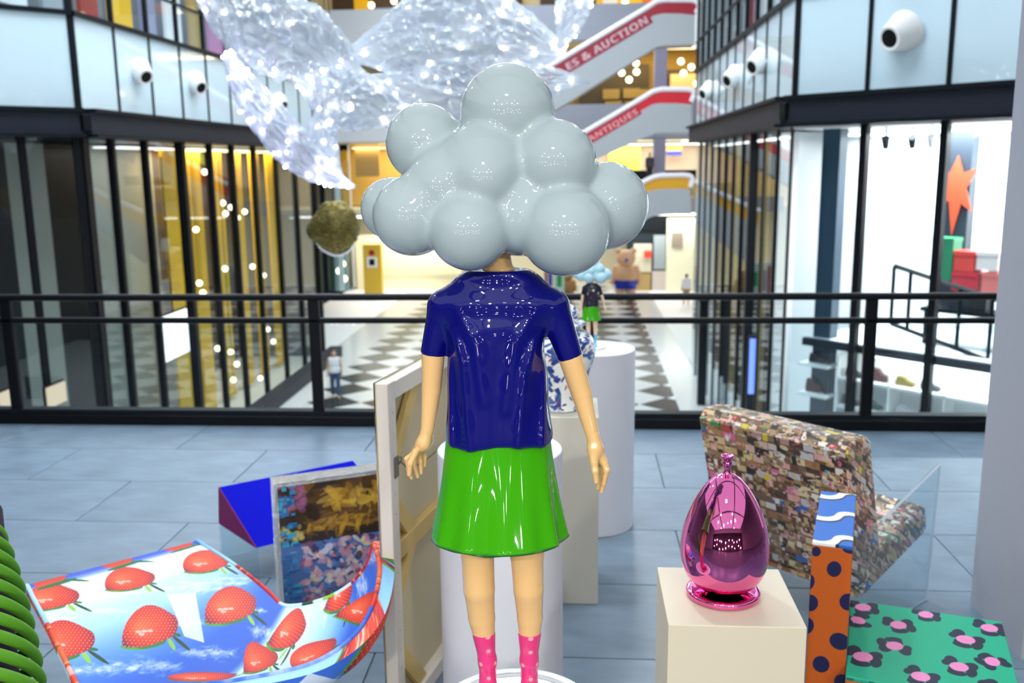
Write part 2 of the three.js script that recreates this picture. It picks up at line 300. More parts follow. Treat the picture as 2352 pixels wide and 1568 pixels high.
function bodyGeo() {
  const arms = [cp(1018, 705, 24, 995, 815, 25), cp(995, 815, 27, 991, 895, 22.5), cp(991, 895, 22.5, 984, 985, 15.5, 0, 0.012),
    cp(1272, 705, 24, 1311, 822, 26), cp(1311, 822, 28, 1336, 905, 23.5), cp(1336, 905, 23.5, 1361, 1000, 15.5, 0, 0.012)];
  const trunk = [cp(1145, 560, 27, 1145, 660, 30), ell(L(1145, 800), 0.085, 0.16, 0.055), ell(L(1145, 1050), 0.1, 0.14, 0.06), cp(1125, 655, 22, 1022, 700, 24), cp(1168, 655, 22, 1268, 700, 24)];
  const legs = [cp(1098, 1150, 42, 1097, 1270, 38), cp(1097, 1270, 37.5, 1101, 1350, 36, 0, 0.006), cp(1101, 1350, 35, 1106, 1420, 30.5, 0.006, -0.004), cp(1106, 1420, 30.5, 1119, 1520, 17.5, -0.004, -0.006),
    cp(1205, 1150, 42, 1210, 1270, 39), cp(1210, 1270, 38, 1214, 1350, 34, 0, 0.006), cp(1214, 1350, 34, 1217, 1420, 29, 0.006, -0.004), cp(1217, 1420, 29, 1215, 1520, 17.5, -0.004, -0.006)];
  const knees = [ell(L(1100, 1348, 0.026), 0.015, 0.026, 0.011), ell(L(1212, 1348, 0.025), 0.015, 0.026, 0.011)];
  const all = union([union(arms, 0.003), union(trunk, 0.03), union(legs, 0.004), ...knees], 0.01);
  const ankle = L(1119, 1520).y;
  const f = (x, y, z) => smax(all(x, y, z), ankle - y, 0.003);
  const body = nets(f, V(-0.24, 0.05, -0.1), V(0.26, 1.22, 0.1), 0.0052);
  return merge([body, ...hands()]);
}
function hands() {
  const out = [];
  const bones = (list, k) => union(list, k);
  {                                                             // hand on the picture's left: thumb towards the viewer
    const palm = [cp(984, 980, 15.5, 976, 1015, 15, 0.012, 0.014), cp(976, 1012, 13, 953, 1040, 8, 0.02, 0.0), cp(972, 1015, 13, 952, 1036, 8, 0.01, -0.012), cp(983, 1008, 12, 966, 1040, 8, 0, -0.018)];
    const fingers = [[cp(960, 1028, 8, 949, 1052, 6.6, 0.028, 0.036), cp(949, 1052, 6.6, 946, 1078, 5.6, 0.036, 0.034)],
      [cp(950, 1040, 6.6, 937, 1050, 6, 0.006, 0.012), cp(937, 1050, 6, 941, 1078, 5.4, 0.012, 0.008), cp(941, 1078, 5.4, 945, 1097, 4.6, 0.008, 0)],
      [cp(953, 1042, 6.6, 950, 1066, 5.8, -0.004, -0.004), cp(950, 1066, 5.8, 957, 1098, 4.6, -0.004, -0.012)],
      [cp(960, 1042, 6.4, 963, 1064, 5.6, -0.014, -0.016), cp(963, 1064, 5.6, 964, 1092, 4.4, -0.016, -0.02)],
      [cp(968, 1040, 5.8, 971, 1058, 5, -0.022, -0.026), cp(971, 1058, 5, 971, 1078, 4, -0.026, -0.028)]];
    const f = union([bones(palm, 0.012), ...fingers.map((a) => bones(a, 0.004))], 0.0035);
    const a = L(976, 1000); out.push(nets(f, V(a.x - 0.08, a.y - 0.13, -0.06), V(a.x + 0.045, a.y + 0.045, 0.07), 0.0022));
  }
  {
    const palm = [cp(1361, 995, 15.5, 1366, 1025, 16.5, 0.012, 0.014), cp(1368, 1022, 14, 1385, 1056, 10.5, 0.012, 0.01), cp(1362, 1028, 12, 1364, 1052, 9, 0.02, 0.03), cp(1370, 1024, 12, 1382, 1055, 9, 0, -0.012)];
    const fingers = [[cp(1362, 1040, 9, 1366, 1070, 7.6, 0.026, 0.034), cp(1366, 1070, 7.6, 1369, 1094, 6, 0.034, 0.034)],
      [cp(1388, 1058, 8, 1393, 1074, 7, 0.012, 0.016), cp(1393, 1074, 7, 1386, 1106, 5.8, 0.016, 0.01), cp(1386, 1106, 5.8, 1381, 1128, 4.6, 0.01, 0.004)],
      [cp(1385, 1060, 7.4, 1385, 1084, 6.2, -0.002, 0), cp(1385, 1084, 6.2, 1374, 1124, 4.6, 0, -0.008)],
      [cp(1380, 1060, 7, 1380, 1080, 6, -0.012, -0.014), cp(1380, 1080, 6, 1374, 1108, 4.6, -0.014, -0.02)],
      [cp(1375, 1056, 6, 1376, 1074, 5, -0.02, -0.025), cp(1376, 1074, 5, 1373, 1094, 4, -0.025, -0.03)]];
    const f = union([bones(palm, 0.012), ...fingers.map((a) => bones(a, 0.004))], 0.0035);
    const a = L(1370, 1010); out.push(nets(f, V(a.x - 0.05, a.y - 0.15, -0.06), V(a.x + 0.055, a.y + 0.045, 0.07), 0.0022));
  }
  return out;
}
function skirtGeo() {
  const yT = L(1145, 985).y, yB = L(1145, 1232).y, sB = SC(1215), sT = SC(1005), xT = L(1144, 1000).x, xB = L(1144, 1215).x;
  const NU = 160, fold = (a) => 0.6 * Math.sin(9 * a + 0.6) + 0.5 * Math.sin(13 * a + 2) + 0.3 * Math.sin(5 * a + 1);
  const at = (u, v, inset) => {
    const a = u * Math.PI * 2, t = v, q = t * t * 0.35 + t * 0.65, w = (118 * sT) * (1 - q) + 156 * sB * q - inset, d = 0.076 * (1 - q) + 0.118 * q - inset, k = 1 + 0.05 * Math.pow(t, 1.3) * fold(a);
    const hem = t > 0.98 ? 0.004 * fold(a * 1.0) : 0;
    return { p: V(xT + (xB - xT) * t + Math.cos(a) * w * k, yT + (yB - yT) * t + hem, -Math.sin(a) * d * k), uv: [u, v] };
  };
  return parametric((u, v) => {
    if (v < 0.06) { const r = at(1 - u, 0, 0), c = V(xT, yT, 0); return { p: c.lerp(r.p, v / 0.06) }; }
    if (v < 0.62) return at(1 - u, (v - 0.06) / 0.56, 0);
    const s = (v - 0.62) / 0.38, r = at(1 - u, 1 - s * 0.97, s === 0 ? 0 : 0.008); if (s > 0 && s < 0.04) r.p.y -= 0.002; return r;
  }, NU, 60);
}
const sockTex = canvasTex(256, 256, (c) => { c.fillStyle = '#e83c82'; c.fillRect(0, 0, 256, 256); c.fillStyle = '#ff8f9c'; for (let j = 0; j < 5; j++) for (let i = 0; i < 5; i++) { const x = (i + (j % 2) * 0.5) * 51 + 12, y = j * 51 + 24; const g = c.createRadialGradient(x, y, 1, x, y, 9); g.addColorStop(0, '#ffc0b4'); g.addColorStop(0.6, '#ff9aa0'); g.addColorStop(1, '#e83c82'); c.fillStyle = g; c.beginPath(); c.arc(x, y, 9, 0, 7); c.fill(); } });
M.sock = lacquer(0xffffff, { map: sockTex, roughness: 0.3 });
function sockGeo(side) {
  const X = side < 0 ? [1106, 1119, 1121] : [1217, 1215, 1213], top = L(X[0], 1452).y, footY = 0.026, toe = side < 0 ? -0.012 : 0.012;
  const an = L(X[1], 1520, -0.006), heel = V(an.x, footY, -0.02), ball_ = V(an.x + toe, 0.02, 0.085);
  const f0 = union([cp(X[0], 1420, 31.5, X[1], 1520, 18.5, -0.004, -0.006), cone(an, V(an.x, 0.045, -0.01), 18.5 * SC(1520), 0.022), cone(heel, ball_, 0.026, 0.023), cone(V(an.x, 0.05, 0), V(an.x + toe * 0.7, 0.03, 0.06), 0.02, 0.019)], 0.016);
  const f = (x, y, z) => smax(smax(f0(x, y, z), y - top + 0.12 * z * z - 0.08 * (z - 0.02) * 0.6, 0.0015), -y, 0.002);
  const g = nets(f, V(an.x - 0.07, -0.01, -0.09), V(an.x + 0.07, top + 0.03, 0.14), 0.0034);
  return planarUV(g, (x, y, z) => [Math.atan2(x - an.x, z + 0.02) / 6.283 * 1.2 + 0.02, y * 5.6]);
}
const fig = thing('cloud_head_figure', 'large glossy cloud-headed figure with navy shirt, green skirt and pink spotted socks', 'sculpture', [FO.x, FO.y, FO.z]);
mesh('body', bodyGeo(), M.skin, fig, 'glossy peach body with bare arms and legs');
mesh('cloud_head', headGeo(), M.cloud, fig, 'pale grey-blue bubbly cloud');
mesh('shirt', shirtGeo(), M.shirt, fig, 'glossy navy short-sleeved shirt');
mesh('skirt', skirtGeo(), M.skirt, fig, 'glossy bright green skirt');
for (const s of [-1, 1]) mesh('sock', sockGeo(s), M.sock, fig, 'pink sock with pale spots');
{
  const b = thing('mirror_plinth', 'mirror-topped round plinth with white rim under the large figure', 'plinth', [-0.145, 0, -2.0]);
  mesh('rim', lathe([[0.165, 0.729], [0.166, 0.735], [0.19, 0.732], [0.2, 0.722], [0.2, 0.68], [0.0, 0.68]], 96), M.white, b);
  mesh('mirror_disc', lathe([[0, 0.729], [0.15, 0.7295], [0.166, 0.733]], 96), M.chrome, b);
  mesh('drum', cyl(0.19, 0.19, 0.68, 0, 0, 0, 96), M.plinth, b);
}

// ---------------------------------------------------------------- plinths, vase, small figure, balloon
{
  const p = thing('round_plinth', 'white cylindrical plinth right behind the large figure', 'plinth', [-0.262, 0, -2.99]);
  mesh('drum', lathe([[0, 0], [0.207, 0], [0.209, 0.004], [0.209, 1.062], [0.205, 1.068], [0, 1.068]], 96), M.plinth, p);
  const q = thing('round_plinth', 'tall white cylindrical plinth near the railing under the small cloud-headed figure', 'plinth', [0.085, 0, -5.03]);
  mesh('drum', lathe([[0, 0], [0.22, 0], [0.222, 0.004], [0.222, 1.0], [0.218, 1.006], [0, 1.006]], 96), M.plinth, q);
  const r = thing('box_plinth', 'beige square plinth carrying the blue and white jar', 'plinth', [-0.09, 0, -4.2]);
  mesh('block', rb(0.36, 0.89, 0.35, 0.004, 0, 0.445, 0), M.plinthBeige, r);
  const s = thing('box_plinth', 'cream square plinth under the pink balloon sculpture', 'plinth', [0.382, 0, -2.282]);
  mesh('block', rb(0.33, 0.9, 0.33, 0.003, 0, 0.45, 0), M.plinthWarm, s);
}
const blueWhite = canvasTex(1024, 1024, (c, w, h) => {
  c.fillStyle = '#eef0ee'; c.fillRect(0, 0, w, h); const blues = ['#1d3a8c', '#274ba0', '#16306f', '#31589f'];
  for (let k = 0; k < 270; k++) { c.fillStyle = blues[k % 4]; c.save(); c.translate(rnd() * w, 170 + rnd() * (h - 330)); c.rotate(rr(-0.6, 0.6)); c.beginPath(); const n = 8, r = rr(18, 46); for (let i = 0; i < n; i++) { const a = i / n * 6.28, q = r * rr(0.5, 1.1); c.lineTo(Math.cos(a) * q * 1.7, Math.sin(a) * q * 0.55); } c.closePath(); c.fill(); c.restore(); }
  for (let k = 0; k < 22; k++) { c.fillStyle = ['#b3372c', '#8a7a1c', '#3a7a3a', '#c05040'][k % 4]; c.beginPath(); c.ellipse(rnd() * w, 200 + rnd() * (h - 380), rr(8, 18), rr(6, 12), rnd() * 3, 0, 7); c.fill(); }
  c.fillStyle = '#1d3a8c'; c.fillRect(0, 920, w, 14); c.fillRect(0, 1000, w, 16); for (let i = 0; i < 16; i++) { c.fillRect(i * 64 + 8, 934, 34, 44); }
  c.fillRect(0, 90, w, 14); for (let i = 0; i < 24; i++) { c.beginPath(); c.ellipse(i * 43 + 20, 60, 12, 22, 0, 0, 7); c.fill(); }
});
{
  const t = thing('lidded_jar', 'blue and white porcelain jar with a domed lid on the beige plinth', 'vase', [-0.078, 0.893, -4.19]);
  const por = phys({ map: blueWhite, roughness: 0.25, clearcoat: 1, clearcoatRoughness: 0.04 });
  const flipV = (g) => { const u = g.attributes.uv; for (let i = 0; i < u.count; i++) u.setXY(i, u.getX(i) * 2, u.getY(i)); return g; };
  mesh('body', flipV(smoothLathe([[0, 0], [0.088, 0], [0.094, 0.012], [0.098, 0.06], [0.125, 0.16], [0.15, 0.24], [0.152, 0.29], [0.135, 0.335], [0.095, 0.365], [0.07, 0.375], [0.066, 0.392]], 80)), por, t);
  const lid = mesh('lid', smoothLathe([[0.0, 0.386], [0.066, 0.386], [0.1, 0.388], [0.114, 0.392], [0.1, 0.402], [0.075, 0.41], [0.076, 0.44], [0.058, 0.472], [0.02, 0.485], [0, 0.487]], 80), por, t);
  mesh('knob', put(new THREE.SphereGeometry(0.02, 24, 16), 0, 0.505, 0), lacquer(C(0.02, 0.05, 0.3)), lid);
}
{
  const s = 0.335, p = atZ(1362, 790, -5.03);
  const t = thing('cloud_head_figure', 'small cloud-headed figure in black shirt and green skirt on the tall plinth', 'sculpture', [p.x - 0.0 - 0.0, 1.012, -5.03]);
  t.scale.setScalar(s);
  const mats = { body: M.skinSmall, cloud_head: M.cloudSmall, shirt: M.shirtSmall, skirt: M.skirt, sock: M.sockSmall };
  for (const c of fig.children) { const n = c.name.replace(/_\d+$/, ''); const m = mesh(n, c.geometry, mats[n], t); }
  const d = mesh('foot_disc', lathe([[0, 0.012], [0.2, 0.012], [0.215, 0.004], [0.215, -0.018], [0, -0.018]], 64), M.white, t, 'white round foot disc');
}
{
  const t = thing('balloon_sculpture', 'shiny pink metal balloon standing on a round foot on the cream plinth', 'sculpture', [0.372, 0.903, -2.28]);
  const pink = std(C(0.93, 0.2, 0.5), 0.03, 1);
  const Y = (py) => atZ(1675, py, -2.28).y - 0.903, s = mpp(atZ(1675, 1230, -2.28));
  mesh('foot', lathe([[0, 0], [0.088, 0], [0.092, 0.001], [0.094, 0.004], [0.094, 0.012], [0.092, 0.0155], [0.088, 0.017], [0.08, 0.0175], [0.05, 0.012], [0, 0.012]], 96), pink, t);
  const y0 = 0.012, y1 = Y(1086), prof = [];
  for (let i = 0; i <= 60; i++) { const u = i / 60, a = u * Math.PI, y = y0 + (y1 - y0) * (1 - Math.cos(a)) / 2, w = (1 - Math.cos(a)) / 2; prof.push([0.1175 * Math.pow(Math.sin(a), a < 1.57 ? 0.78 : 0.92) * (1 - 0.36 * Math.pow(w, 1.35)) * (1 + 0.12 * (1 - w)) + (i === 60 ? 0.008 : 0), y]); }
  prof[0][0] = 0;
  mesh('balloon', lathe(prof, 128), pink, t);
  const k = mesh('knot', smoothLathe([[0.016, y1 - 0.008], [0.0085, y1 + 0.004], [0.0085, y1 + 0.014], [0.012, y1 + 0.026], [0.011, y1 + 0.032], [0.016, y1 + 0.043], [0.0155, y1 + 0.047], [0.008, y1 + 0.045], [0, y1 + 0.04]], 40, 60), pink, t, 'twisted balloon knot');
}

// ---------------------------------------------------------------- chairs and pictures on the right
const ribbonTex = canvasTex(512, 2048, (c, w, h) => {          // top of the back: white squiggles on blue
  c.fillStyle = '#2168c4'; c.fillRect(0, 0, w, h);
  const wave = (y, s) => { c.save(); c.translate(0, y); for (const [col, dx, dy] of [['#1a2742', 14, 34], ['#f1f2f2', 0, 0]]) { c.fillStyle = col; c.beginPath(); c.moveTo(-20 + dx, 120 + dy); c.bezierCurveTo(120 + dx, 190 + dy, 230 + dx, 120 + dy, 250 + dx, 60 + dy); c.bezierCurveTo(280 + dx, -40 + dy, 420 + dx, -60 + dy, 560 + dx, 0 + dy); c.lineTo(560 + dx, 80 + dy); c.bezierCurveTo(430 + dx, 20 + dy, 360 + dx, 60 + dy, 340 + dx, 120 + dy); c.bezierCurveTo(300 + dx, 240 + dy, 100 + dx, 270 + dy, -20 + dx, 220 + dy); c.closePath(); c.fill(); } c.restore(); };
  for (let i = 0; i < 4; i++) wave(60 + i * 560, 1);
});
const dotTex = canvasTex(512, 2048, (c, w, h) => {
  c.fillStyle = '#d9640c'; c.fillRect(0, 0, w, h); c.fillStyle = '#0c1150';
  for (const [x, y, rx, ry] of [[300, 330, 92, 110], [60, 120, 60, 70], [-10, 560, 70, 110], [500, 760, 110, 120], [20, 850, 100, 120], [-10, 1180, 90, 120], [420, 1330, 130, 120], [470, 30, 90, 60], [200, 1700, 110, 120], [480, 1900, 100, 110]]) { c.beginPath(); c.ellipse(x, y, rx, ry, 0.2, 0, 7); c.fill(); }
});
const leopardTex = canvasTex(1024, 1024, (c, w, h) => {
  c.fillStyle = '#0fae86'; c.fillRect(0, 0, w, h);
  const spot = (x, y, a, s) => { c.save(); c.translate(x, y); c.rotate(a); c.scale(s * 1.15, s * 1.75); c.fillStyle = '#14203a';
    for (const [px, py, rx, ry, q] of [[-56, -22, 40, 30, 0.5], [-70, -2, 26, 22, 0], [48, -24, 40, 32, -0.4], [72, 10, 34, 28, 0.9], [10, 44, 50, 20, -0.15], [-20, 30, 26, 22, 0.4]]) { c.beginPath(); c.ellipse(px, py, rx, ry, q, 0, 7); c.fill(); }
    c.fillStyle = '#f08fc6'; c.beginPath(); c.ellipse(0, 0, 48, 31, -0.15, 0, 7); c.fill(); c.restore(); };
  for (const [x, y, a, s] of [[330, 270, 0, 1], [760, 330, 0.5, 1.05], [300, 560, 3.2, 1], [690, 690, 0.4, 1], [60, 290, 1.5, 0.9], [90, 90, 0.1, 1], [520, 60, 0.2, 0.9], [100, 760, 0.3, 1.1], [930, 120, 0.2, 1], [450, 880, 0.5, 1], [900, 560, 2.6, 0.9], [860, 900, 1, 1]]) spot(x, y, a, s);
});
{
  const t = thing('box_chair', 'boxy orange chair with navy dots, blue squiggle top and green leopard-spot seat', 'chair', [0.744, 0, -2.877], -0.297);
  // local x: across to the right, local -z: away from the viewer
  const dots = std(C(0.8, 0.8, 0.8), 0.5, 0, { map: dotTex }), rib = std(0xffffff, 0.5, 0, { map: ribbonTex }), leo = std(0xffffff, 0.5, 0, { map: leopardTex });
  const back = rb(0.122, 0.792, 0.5, 0.004, 0.062, 0.396, -0.25); planarUV(back, (x, y, z) => [(x + z * 0.6) / 0.122, (0.8 - y) / -0.5 + 1]);
  mesh('backrest', back, dots, t, 'orange back with navy dots');
  const top = rb(0.122, 0.012, 0.5, 0.003, 0.062, 0.797, -0.25); planarUV(top, (x, y, z) => [x / 0.124, 0.06 - z / 0.5 * 0.62]);
  mesh('back_top', top, rib, t, 'blue top with white squiggles');
  const base = rb(0.5, 0.388, 0.56, 0.004, 0.375, 0.194, -0.2); planarUV(base, (x, y, z) => [(x + z) / 0.25, y / 0.5]);
  mesh('seat_base', base, dots, t, 'orange base with navy dots');
  const seat = rb(0.5, 0.014, 0.56, 0.004, 0.375, 0.395, -0.2); planarUV(seat, (x, y, z) => [(x - 0.125) / 0.5, (-z + 0.08) / 0.56]);
  mesh('seat', seat, leo, t, 'green seat with pink and navy leopard spots');
}
const collageTex = canvasTex(1024, 1024, (c, w, h) => {
  c.fillStyle = '#6b5436'; c.fillRect(0, 0, w, h);
  const cols = ['#8a6a3c', '#c9a877', '#d8b4a8', '#6d4630', '#e6ded2', '#3b2a20', '#b98f8a', '#a48455', '#d9c9a0', '#7d5b48', '#c7c3c8', '#8f7a5a', '#e3a7a0', '#4a3a2a', '#d0b48c', '#5a3226', '#a9764a', '#2a2018'], hot = ['#c73a3a', '#d8c42a', '#3a66b8', '#2f8a4d', '#d96a9a', '#7ac0d8'];
  for (let y = 0; y < h; y += 30) for (let x = -30 * rnd(); x < w;) { const a = rr(26, 74); c.fillStyle = rnd() < 0.05 ? hot[Math.floor(rnd() * 6)] : cols[Math.floor(rnd() * 18)]; c.fillRect(x, y + rr(-3, 3), a - 3, rr(22, 29)); x += a; }
  for (let k = 0; k < 1500; k++) { c.fillStyle = rnd() < 0.06 ? hot[Math.floor(rnd() * 6)] : cols[Math.floor(rnd() * 18)]; c.save(); c.translate(rnd() * w, rnd() * h); c.rotate(rr(-0.25, 0.25) + (rnd() < 0.2 ? 1.5 : 0)); const a = rr(10, 44), b = rr(7, 24); if (rnd() < 0.5) c.fillRect(-a / 2, -b / 2, a, b); else { c.beginPath(); c.ellipse(0, 0, a / 2, b / 2, 0, 0, 7); c.fill(); } if (rnd() < 0.5) { c.fillStyle = cols[Math.floor(rnd() * 18)]; c.fillRect(-a / 4, -b / 4, a / 3, b / 3); } c.restore(); }
  for (let k = 0; k < 500; k++) { c.strokeStyle = rnd() < 0.5 ? '#2a1f16' : '#efe6d8'; c.lineWidth = rr(1, 3); c.beginPath(); const x = rnd() * w, y = rnd() * h; c.moveTo(x, y); c.lineTo(x + rr(-40, 40), y + rr(-14, 14)); c.stroke(); }
});
{
  // local x: across the chair, local z: the way it faces (away to the right)
  const t = thing('lounge_chair', 'lounge chair upholstered in a dense collage print with clear acrylic sides', 'chair', [0.885, 0, -3.98]);
  const e = V(0.7, 0, 0.714), n = V(0.714, 0, -0.7);
  const P = (a, y, b) => e.clone().multiplyScalar(a).addScaledVector(n, b).add(V(0, y, 0));
  const m = phys({ map: collageTex, roughness: 0.35, clearcoat: 0.6, clearcoatRoughness: 0.15 });
  function cushion(prof) {                                     // extruded along e with rounded edges
    const g = extrude(prof, 0.7, 0.02); g.translate(0, 0, -0.35);
    const p = g.attributes.position; for (let i = 0; i < p.count; i++) { const q = P(p.getZ(i), p.getY(i), p.getX(i)); p.setXYZ(i, q.x, q.y, q.z); }
    g.computeVertexNormals();
    const nn = g.attributes.normal, uv = []; for (let i = 0; i < p.count; i++) { const q = V(p.getX(i), p.getY(i), p.getZ(i)), a = q.dot(e), b = q.dot(n), k = Math.abs(V(nn.getX(i), nn.getY(i), nn.getZ(i)).dot(e)); uv.push(k > 0.7 ? b / 1.05 : a / 1.05, (q.y + b * 0.7) / 1.05); }
    g.setAttribute('uv', new THREE.Float32BufferAttribute(uv, 2)); return g;
  }
  const flip = (pr) => pr.slice().reverse();
  mesh('backrest', cushion([[0.05, 0.25], [-0.1, 0.85], [-0.075, 0.88], [0.02, 0.88], [0.05, 0.86], [0.19, 0.34]]), m, t);
  mesh('seat', cushion([[0.08, 0.2], [0.58, 0.34], [0.6, 0.36], [0.575, 0.44], [0.55, 0.45], [0.16, 0.33]]), m, t);
  const pan = (a) => slab([P(a, 0, -0.02), P(a, 0, 0.62), P(a, 0.64, 0.66), P(a, 0.5, 0.16), P(a, 0.5, -0.05)], 0.012, e);
  for (const a of [-0.39, 0.378]) {
    const s = mesh('side_panel', pan(a), M.acrylic, t, 'clear acrylic side panel');
    mesh('panel_edge', merge([bar(P(a + 0.006, 0.646, 0.66), P(a + 0.006, 0.506, 0.16), 0.012, 0.012), bar(P(a + 0.006, 0.64, 0.66), P(a + 0.006, 0, 0.625), 0.01), bar(P(a + 0.006, 0.004, 0.62), P(a + 0.006, 0.004, 0), 0.008)]), M.acrylicEdge, s);
  }
}

// ---------------------------------------------------------------- canvas seen from the back, art panel and wedge seat on the left
{
  const a = V(-0.655, 0, -2.99), dir = V(0.17, 0, -0.79).normalize(), W = 0.84, H = 1.285;
  const t = thing('stretched_canvas', 'large painting on stretcher bars seen from behind with a hanging wire', 'painting', [a.x, 0, a.z], Math.atan2(-dir.z, dir.x));
  // local x runs along the canvas away from the viewer, local z points to its back (towards the right)
  const raw = std(C(0.62, 0.52, 0.33), 0.85, 0, { bumpMap: grain, bumpScale: 0.001 }), pine = std(C(0.66, 0.46, 0.16), 0.6), cover = std(C(0.74, 0.68, 0.6), 0.8);
  const zb = 0.02;
  mesh('canvas', bx(W, H, 0.004, W / 2, H / 2, -0.022), raw, t, 'raw beige canvas back');
  mesh('painted_face', bx(W + 0.004, H + 0.004, 0.003, W / 2, H / 2, -0.026), std(0xffffff, 0.5, 0, { map: canvasTex(256, 256, (c) => { const k = ['#1f5fb4', '#f0c21a', '#e8e8ea', '#101018', '#3a8fd0']; for (let i = 0; i < 60; i++) { c.fillStyle = k[i % 5]; c.fillRect(rnd() * 256, rnd() * 256, rr(20, 70), rr(10, 40)); } }) }), t, 'painted front');
  for (const x of [0.032, W - 0.032]) mesh('stile', rb(0.064, H, 0.045, 0.004, x, H / 2, 0), cover, t, 'canvas-wrapped upright bar');
  for (const y of [0.032, H - 0.034]) mesh('rail', rb(W - 0.13, 0.062, 0.045, 0.004, W / 2, y, 0), cover, t, 'canvas-wrapped cross bar');
  mesh('crossbar', rb(W - 0.12, 0.07, 0.03, 0.004, W / 2, 0.66, -0.005), pine, t, 'pale pine middle bar');
  const br = (x0, y0, x1, y1) => bar(V(x0, y0, -0.002), V(x1, y1, -0.002), 0.06, 0.02);
  mesh('corner_brace', br(0.05, H - 0.32, 0.3, H - 0.05), pine, t, 'diagonal pine brace');
  mesh('corner_brace', br(0.05, 0.86, 0.22, 0.68), pine, t, 'diagonal pine brace');
  mesh('corner_brace', br(0.05, 0.48, 0.22, 0.64), pine, t, 'diagonal pine brace');
  mesh('corner_brace', br(0.05, 0.3, 0.28, 0.05), pine, t, 'diagonal pine brace');
  const bk = mesh('hanger', merge([rb(0.035, 0.075, 0.004, 0.002, 0.046, 0.985, 0.025), put(new THREE.TorusGeometry(0.012, 0.003, 8, 20), 0.074, 1.0, 0.027)]), std(C(0.25, 0.22, 0.16), 0.35, 0.9), t, 'metal hanging plate');
  mesh('wire', tube([V(0.08, 0.995, 0.025), V(0.16, 0.945, 0.022), V(0.4, 0.92, 0.02), V(0.66, 0.95, 0.022), V(0.77, 0.995, 0.025)], 0.0025, 60, 6), std(C(0.2, 0.16, 0.1), 0.5, 0.6), t, 'hanging wire');
  for (let i = 0; i < 16; i++) mesh('staple', bx(0.008, 0.003, 0.002, 0.03, 0.1 + i * 0.072, 0.0235), M.chrome, t);
}
const artTex = canvasTex(1024, 1024, (c, w, h) => {
  c.fillStyle = '#35251c'; c.fillRect(0, 0, w, h * 0.5); c.fillStyle = '#4b6ea8'; c.fillRect(0, h * 0.5, w, h);
  const blob = (x, y, rx, ry, col, n = 26) => { for (let k = 0; k < n; k++) { c.globalAlpha = 0.55; c.fillStyle = col[Math.floor(rnd() * col.length)]; c.beginPath(); c.ellipse(x + rr(-rx, rx), y + rr(-ry, ry), rr(rx * 0.12, rx * 0.4), rr(ry * 0.12, ry * 0.4), rnd() * 3, 0, 7); c.fill(); } c.globalAlpha = 1; };
  blob(450, 210, 330, 190, ['#4a3218', '#6b481c', '#2a1a14', '#8a5f20'], 80); blob(560, 170, 230, 70, ['#c9962a', '#d8ab30', '#a87a20', '#e0bc48'], 60); blob(420, 380, 240, 50, ['#b58424', '#d0a030', '#7a5418'], 50); blob(90, 120, 90, 110, ['#9a5a86', '#b06a9a', '#5a3a50'], 40); blob(80, 420, 80, 60, ['#d8c25a', '#e4d480'], 30); blob(880, 300, 120, 120, ['#b99aa0', '#4a3040', '#d0b8b0'], 40);
  for (let k = 0; k < 420; k++) { c.globalAlpha = 0.75; c.fillStyle = ['#e6c2c0', '#d79aa8', '#f0dccb', '#8a4a68', '#c88a90', '#3a2a58', '#5a86c8', '#e9e2ee', '#c0a0c8', '#efe0a0'][Math.floor(rnd() * 10)]; const x = 150 + rnd() * 874, y = 520 + rnd() * 504; c.beginPath(); c.ellipse(x, y, rr(14, 44), rr(10, 30), rnd() * 3, 0, 7); c.fill(); }
  c.globalAlpha = 1; for (let k = 0; k < 90; k++) { c.fillStyle = ['#2f8ac0', '#3a70b0', '#40a8c8', '#2a5a98'][k % 4]; c.fillRect(rr(0, 90), rnd() * h, rr(16, 60), rr(10, 40)); }
});
{
  const p0 = V(-1.408, 0, -4.0), dir = V(0.437, 0, -0.217).normalize();
  const t = thing('art_panel', 'silver foil edged panel with two painted scenes standing behind the strawberry chair', 'painting', [p0.x, 0, p0.z], Math.atan2(-dir.z, dir.x));
  const W = 0.85, H = 0.6, D = 0.09;
  mesh('core', rb(W, H - 0.01, D - 0.004, 0.006, W / 2, H / 2 - 0.005, 0.04), M.foil, t, 'crinkled silver foil casing');
  const face = bx(W - 0.03, H - 0.03, 0.004, W / 2 + 0.004, H / 2 - 0.008, 0.085); planarUV(face, (x, y) => [(x - 0.015) / (W * 0.8), (y - 0.005) / (H - 0.02)]);
  mesh('picture', face, phys({ map: artTex, roughness: 0.4, clearcoat: 0.5 }), t, 'painted picture, brown and gold above, pink blossom below');
  mesh('edge_strip', merge([rb(W, 0.012, D + 0.006, 0.004, W / 2, H - 0.004, 0.042), rb(0.014, H, 0.016, 0.004, 0.006, H / 2, 0.083)]), M.foil, t, 'bright foil edge');
}
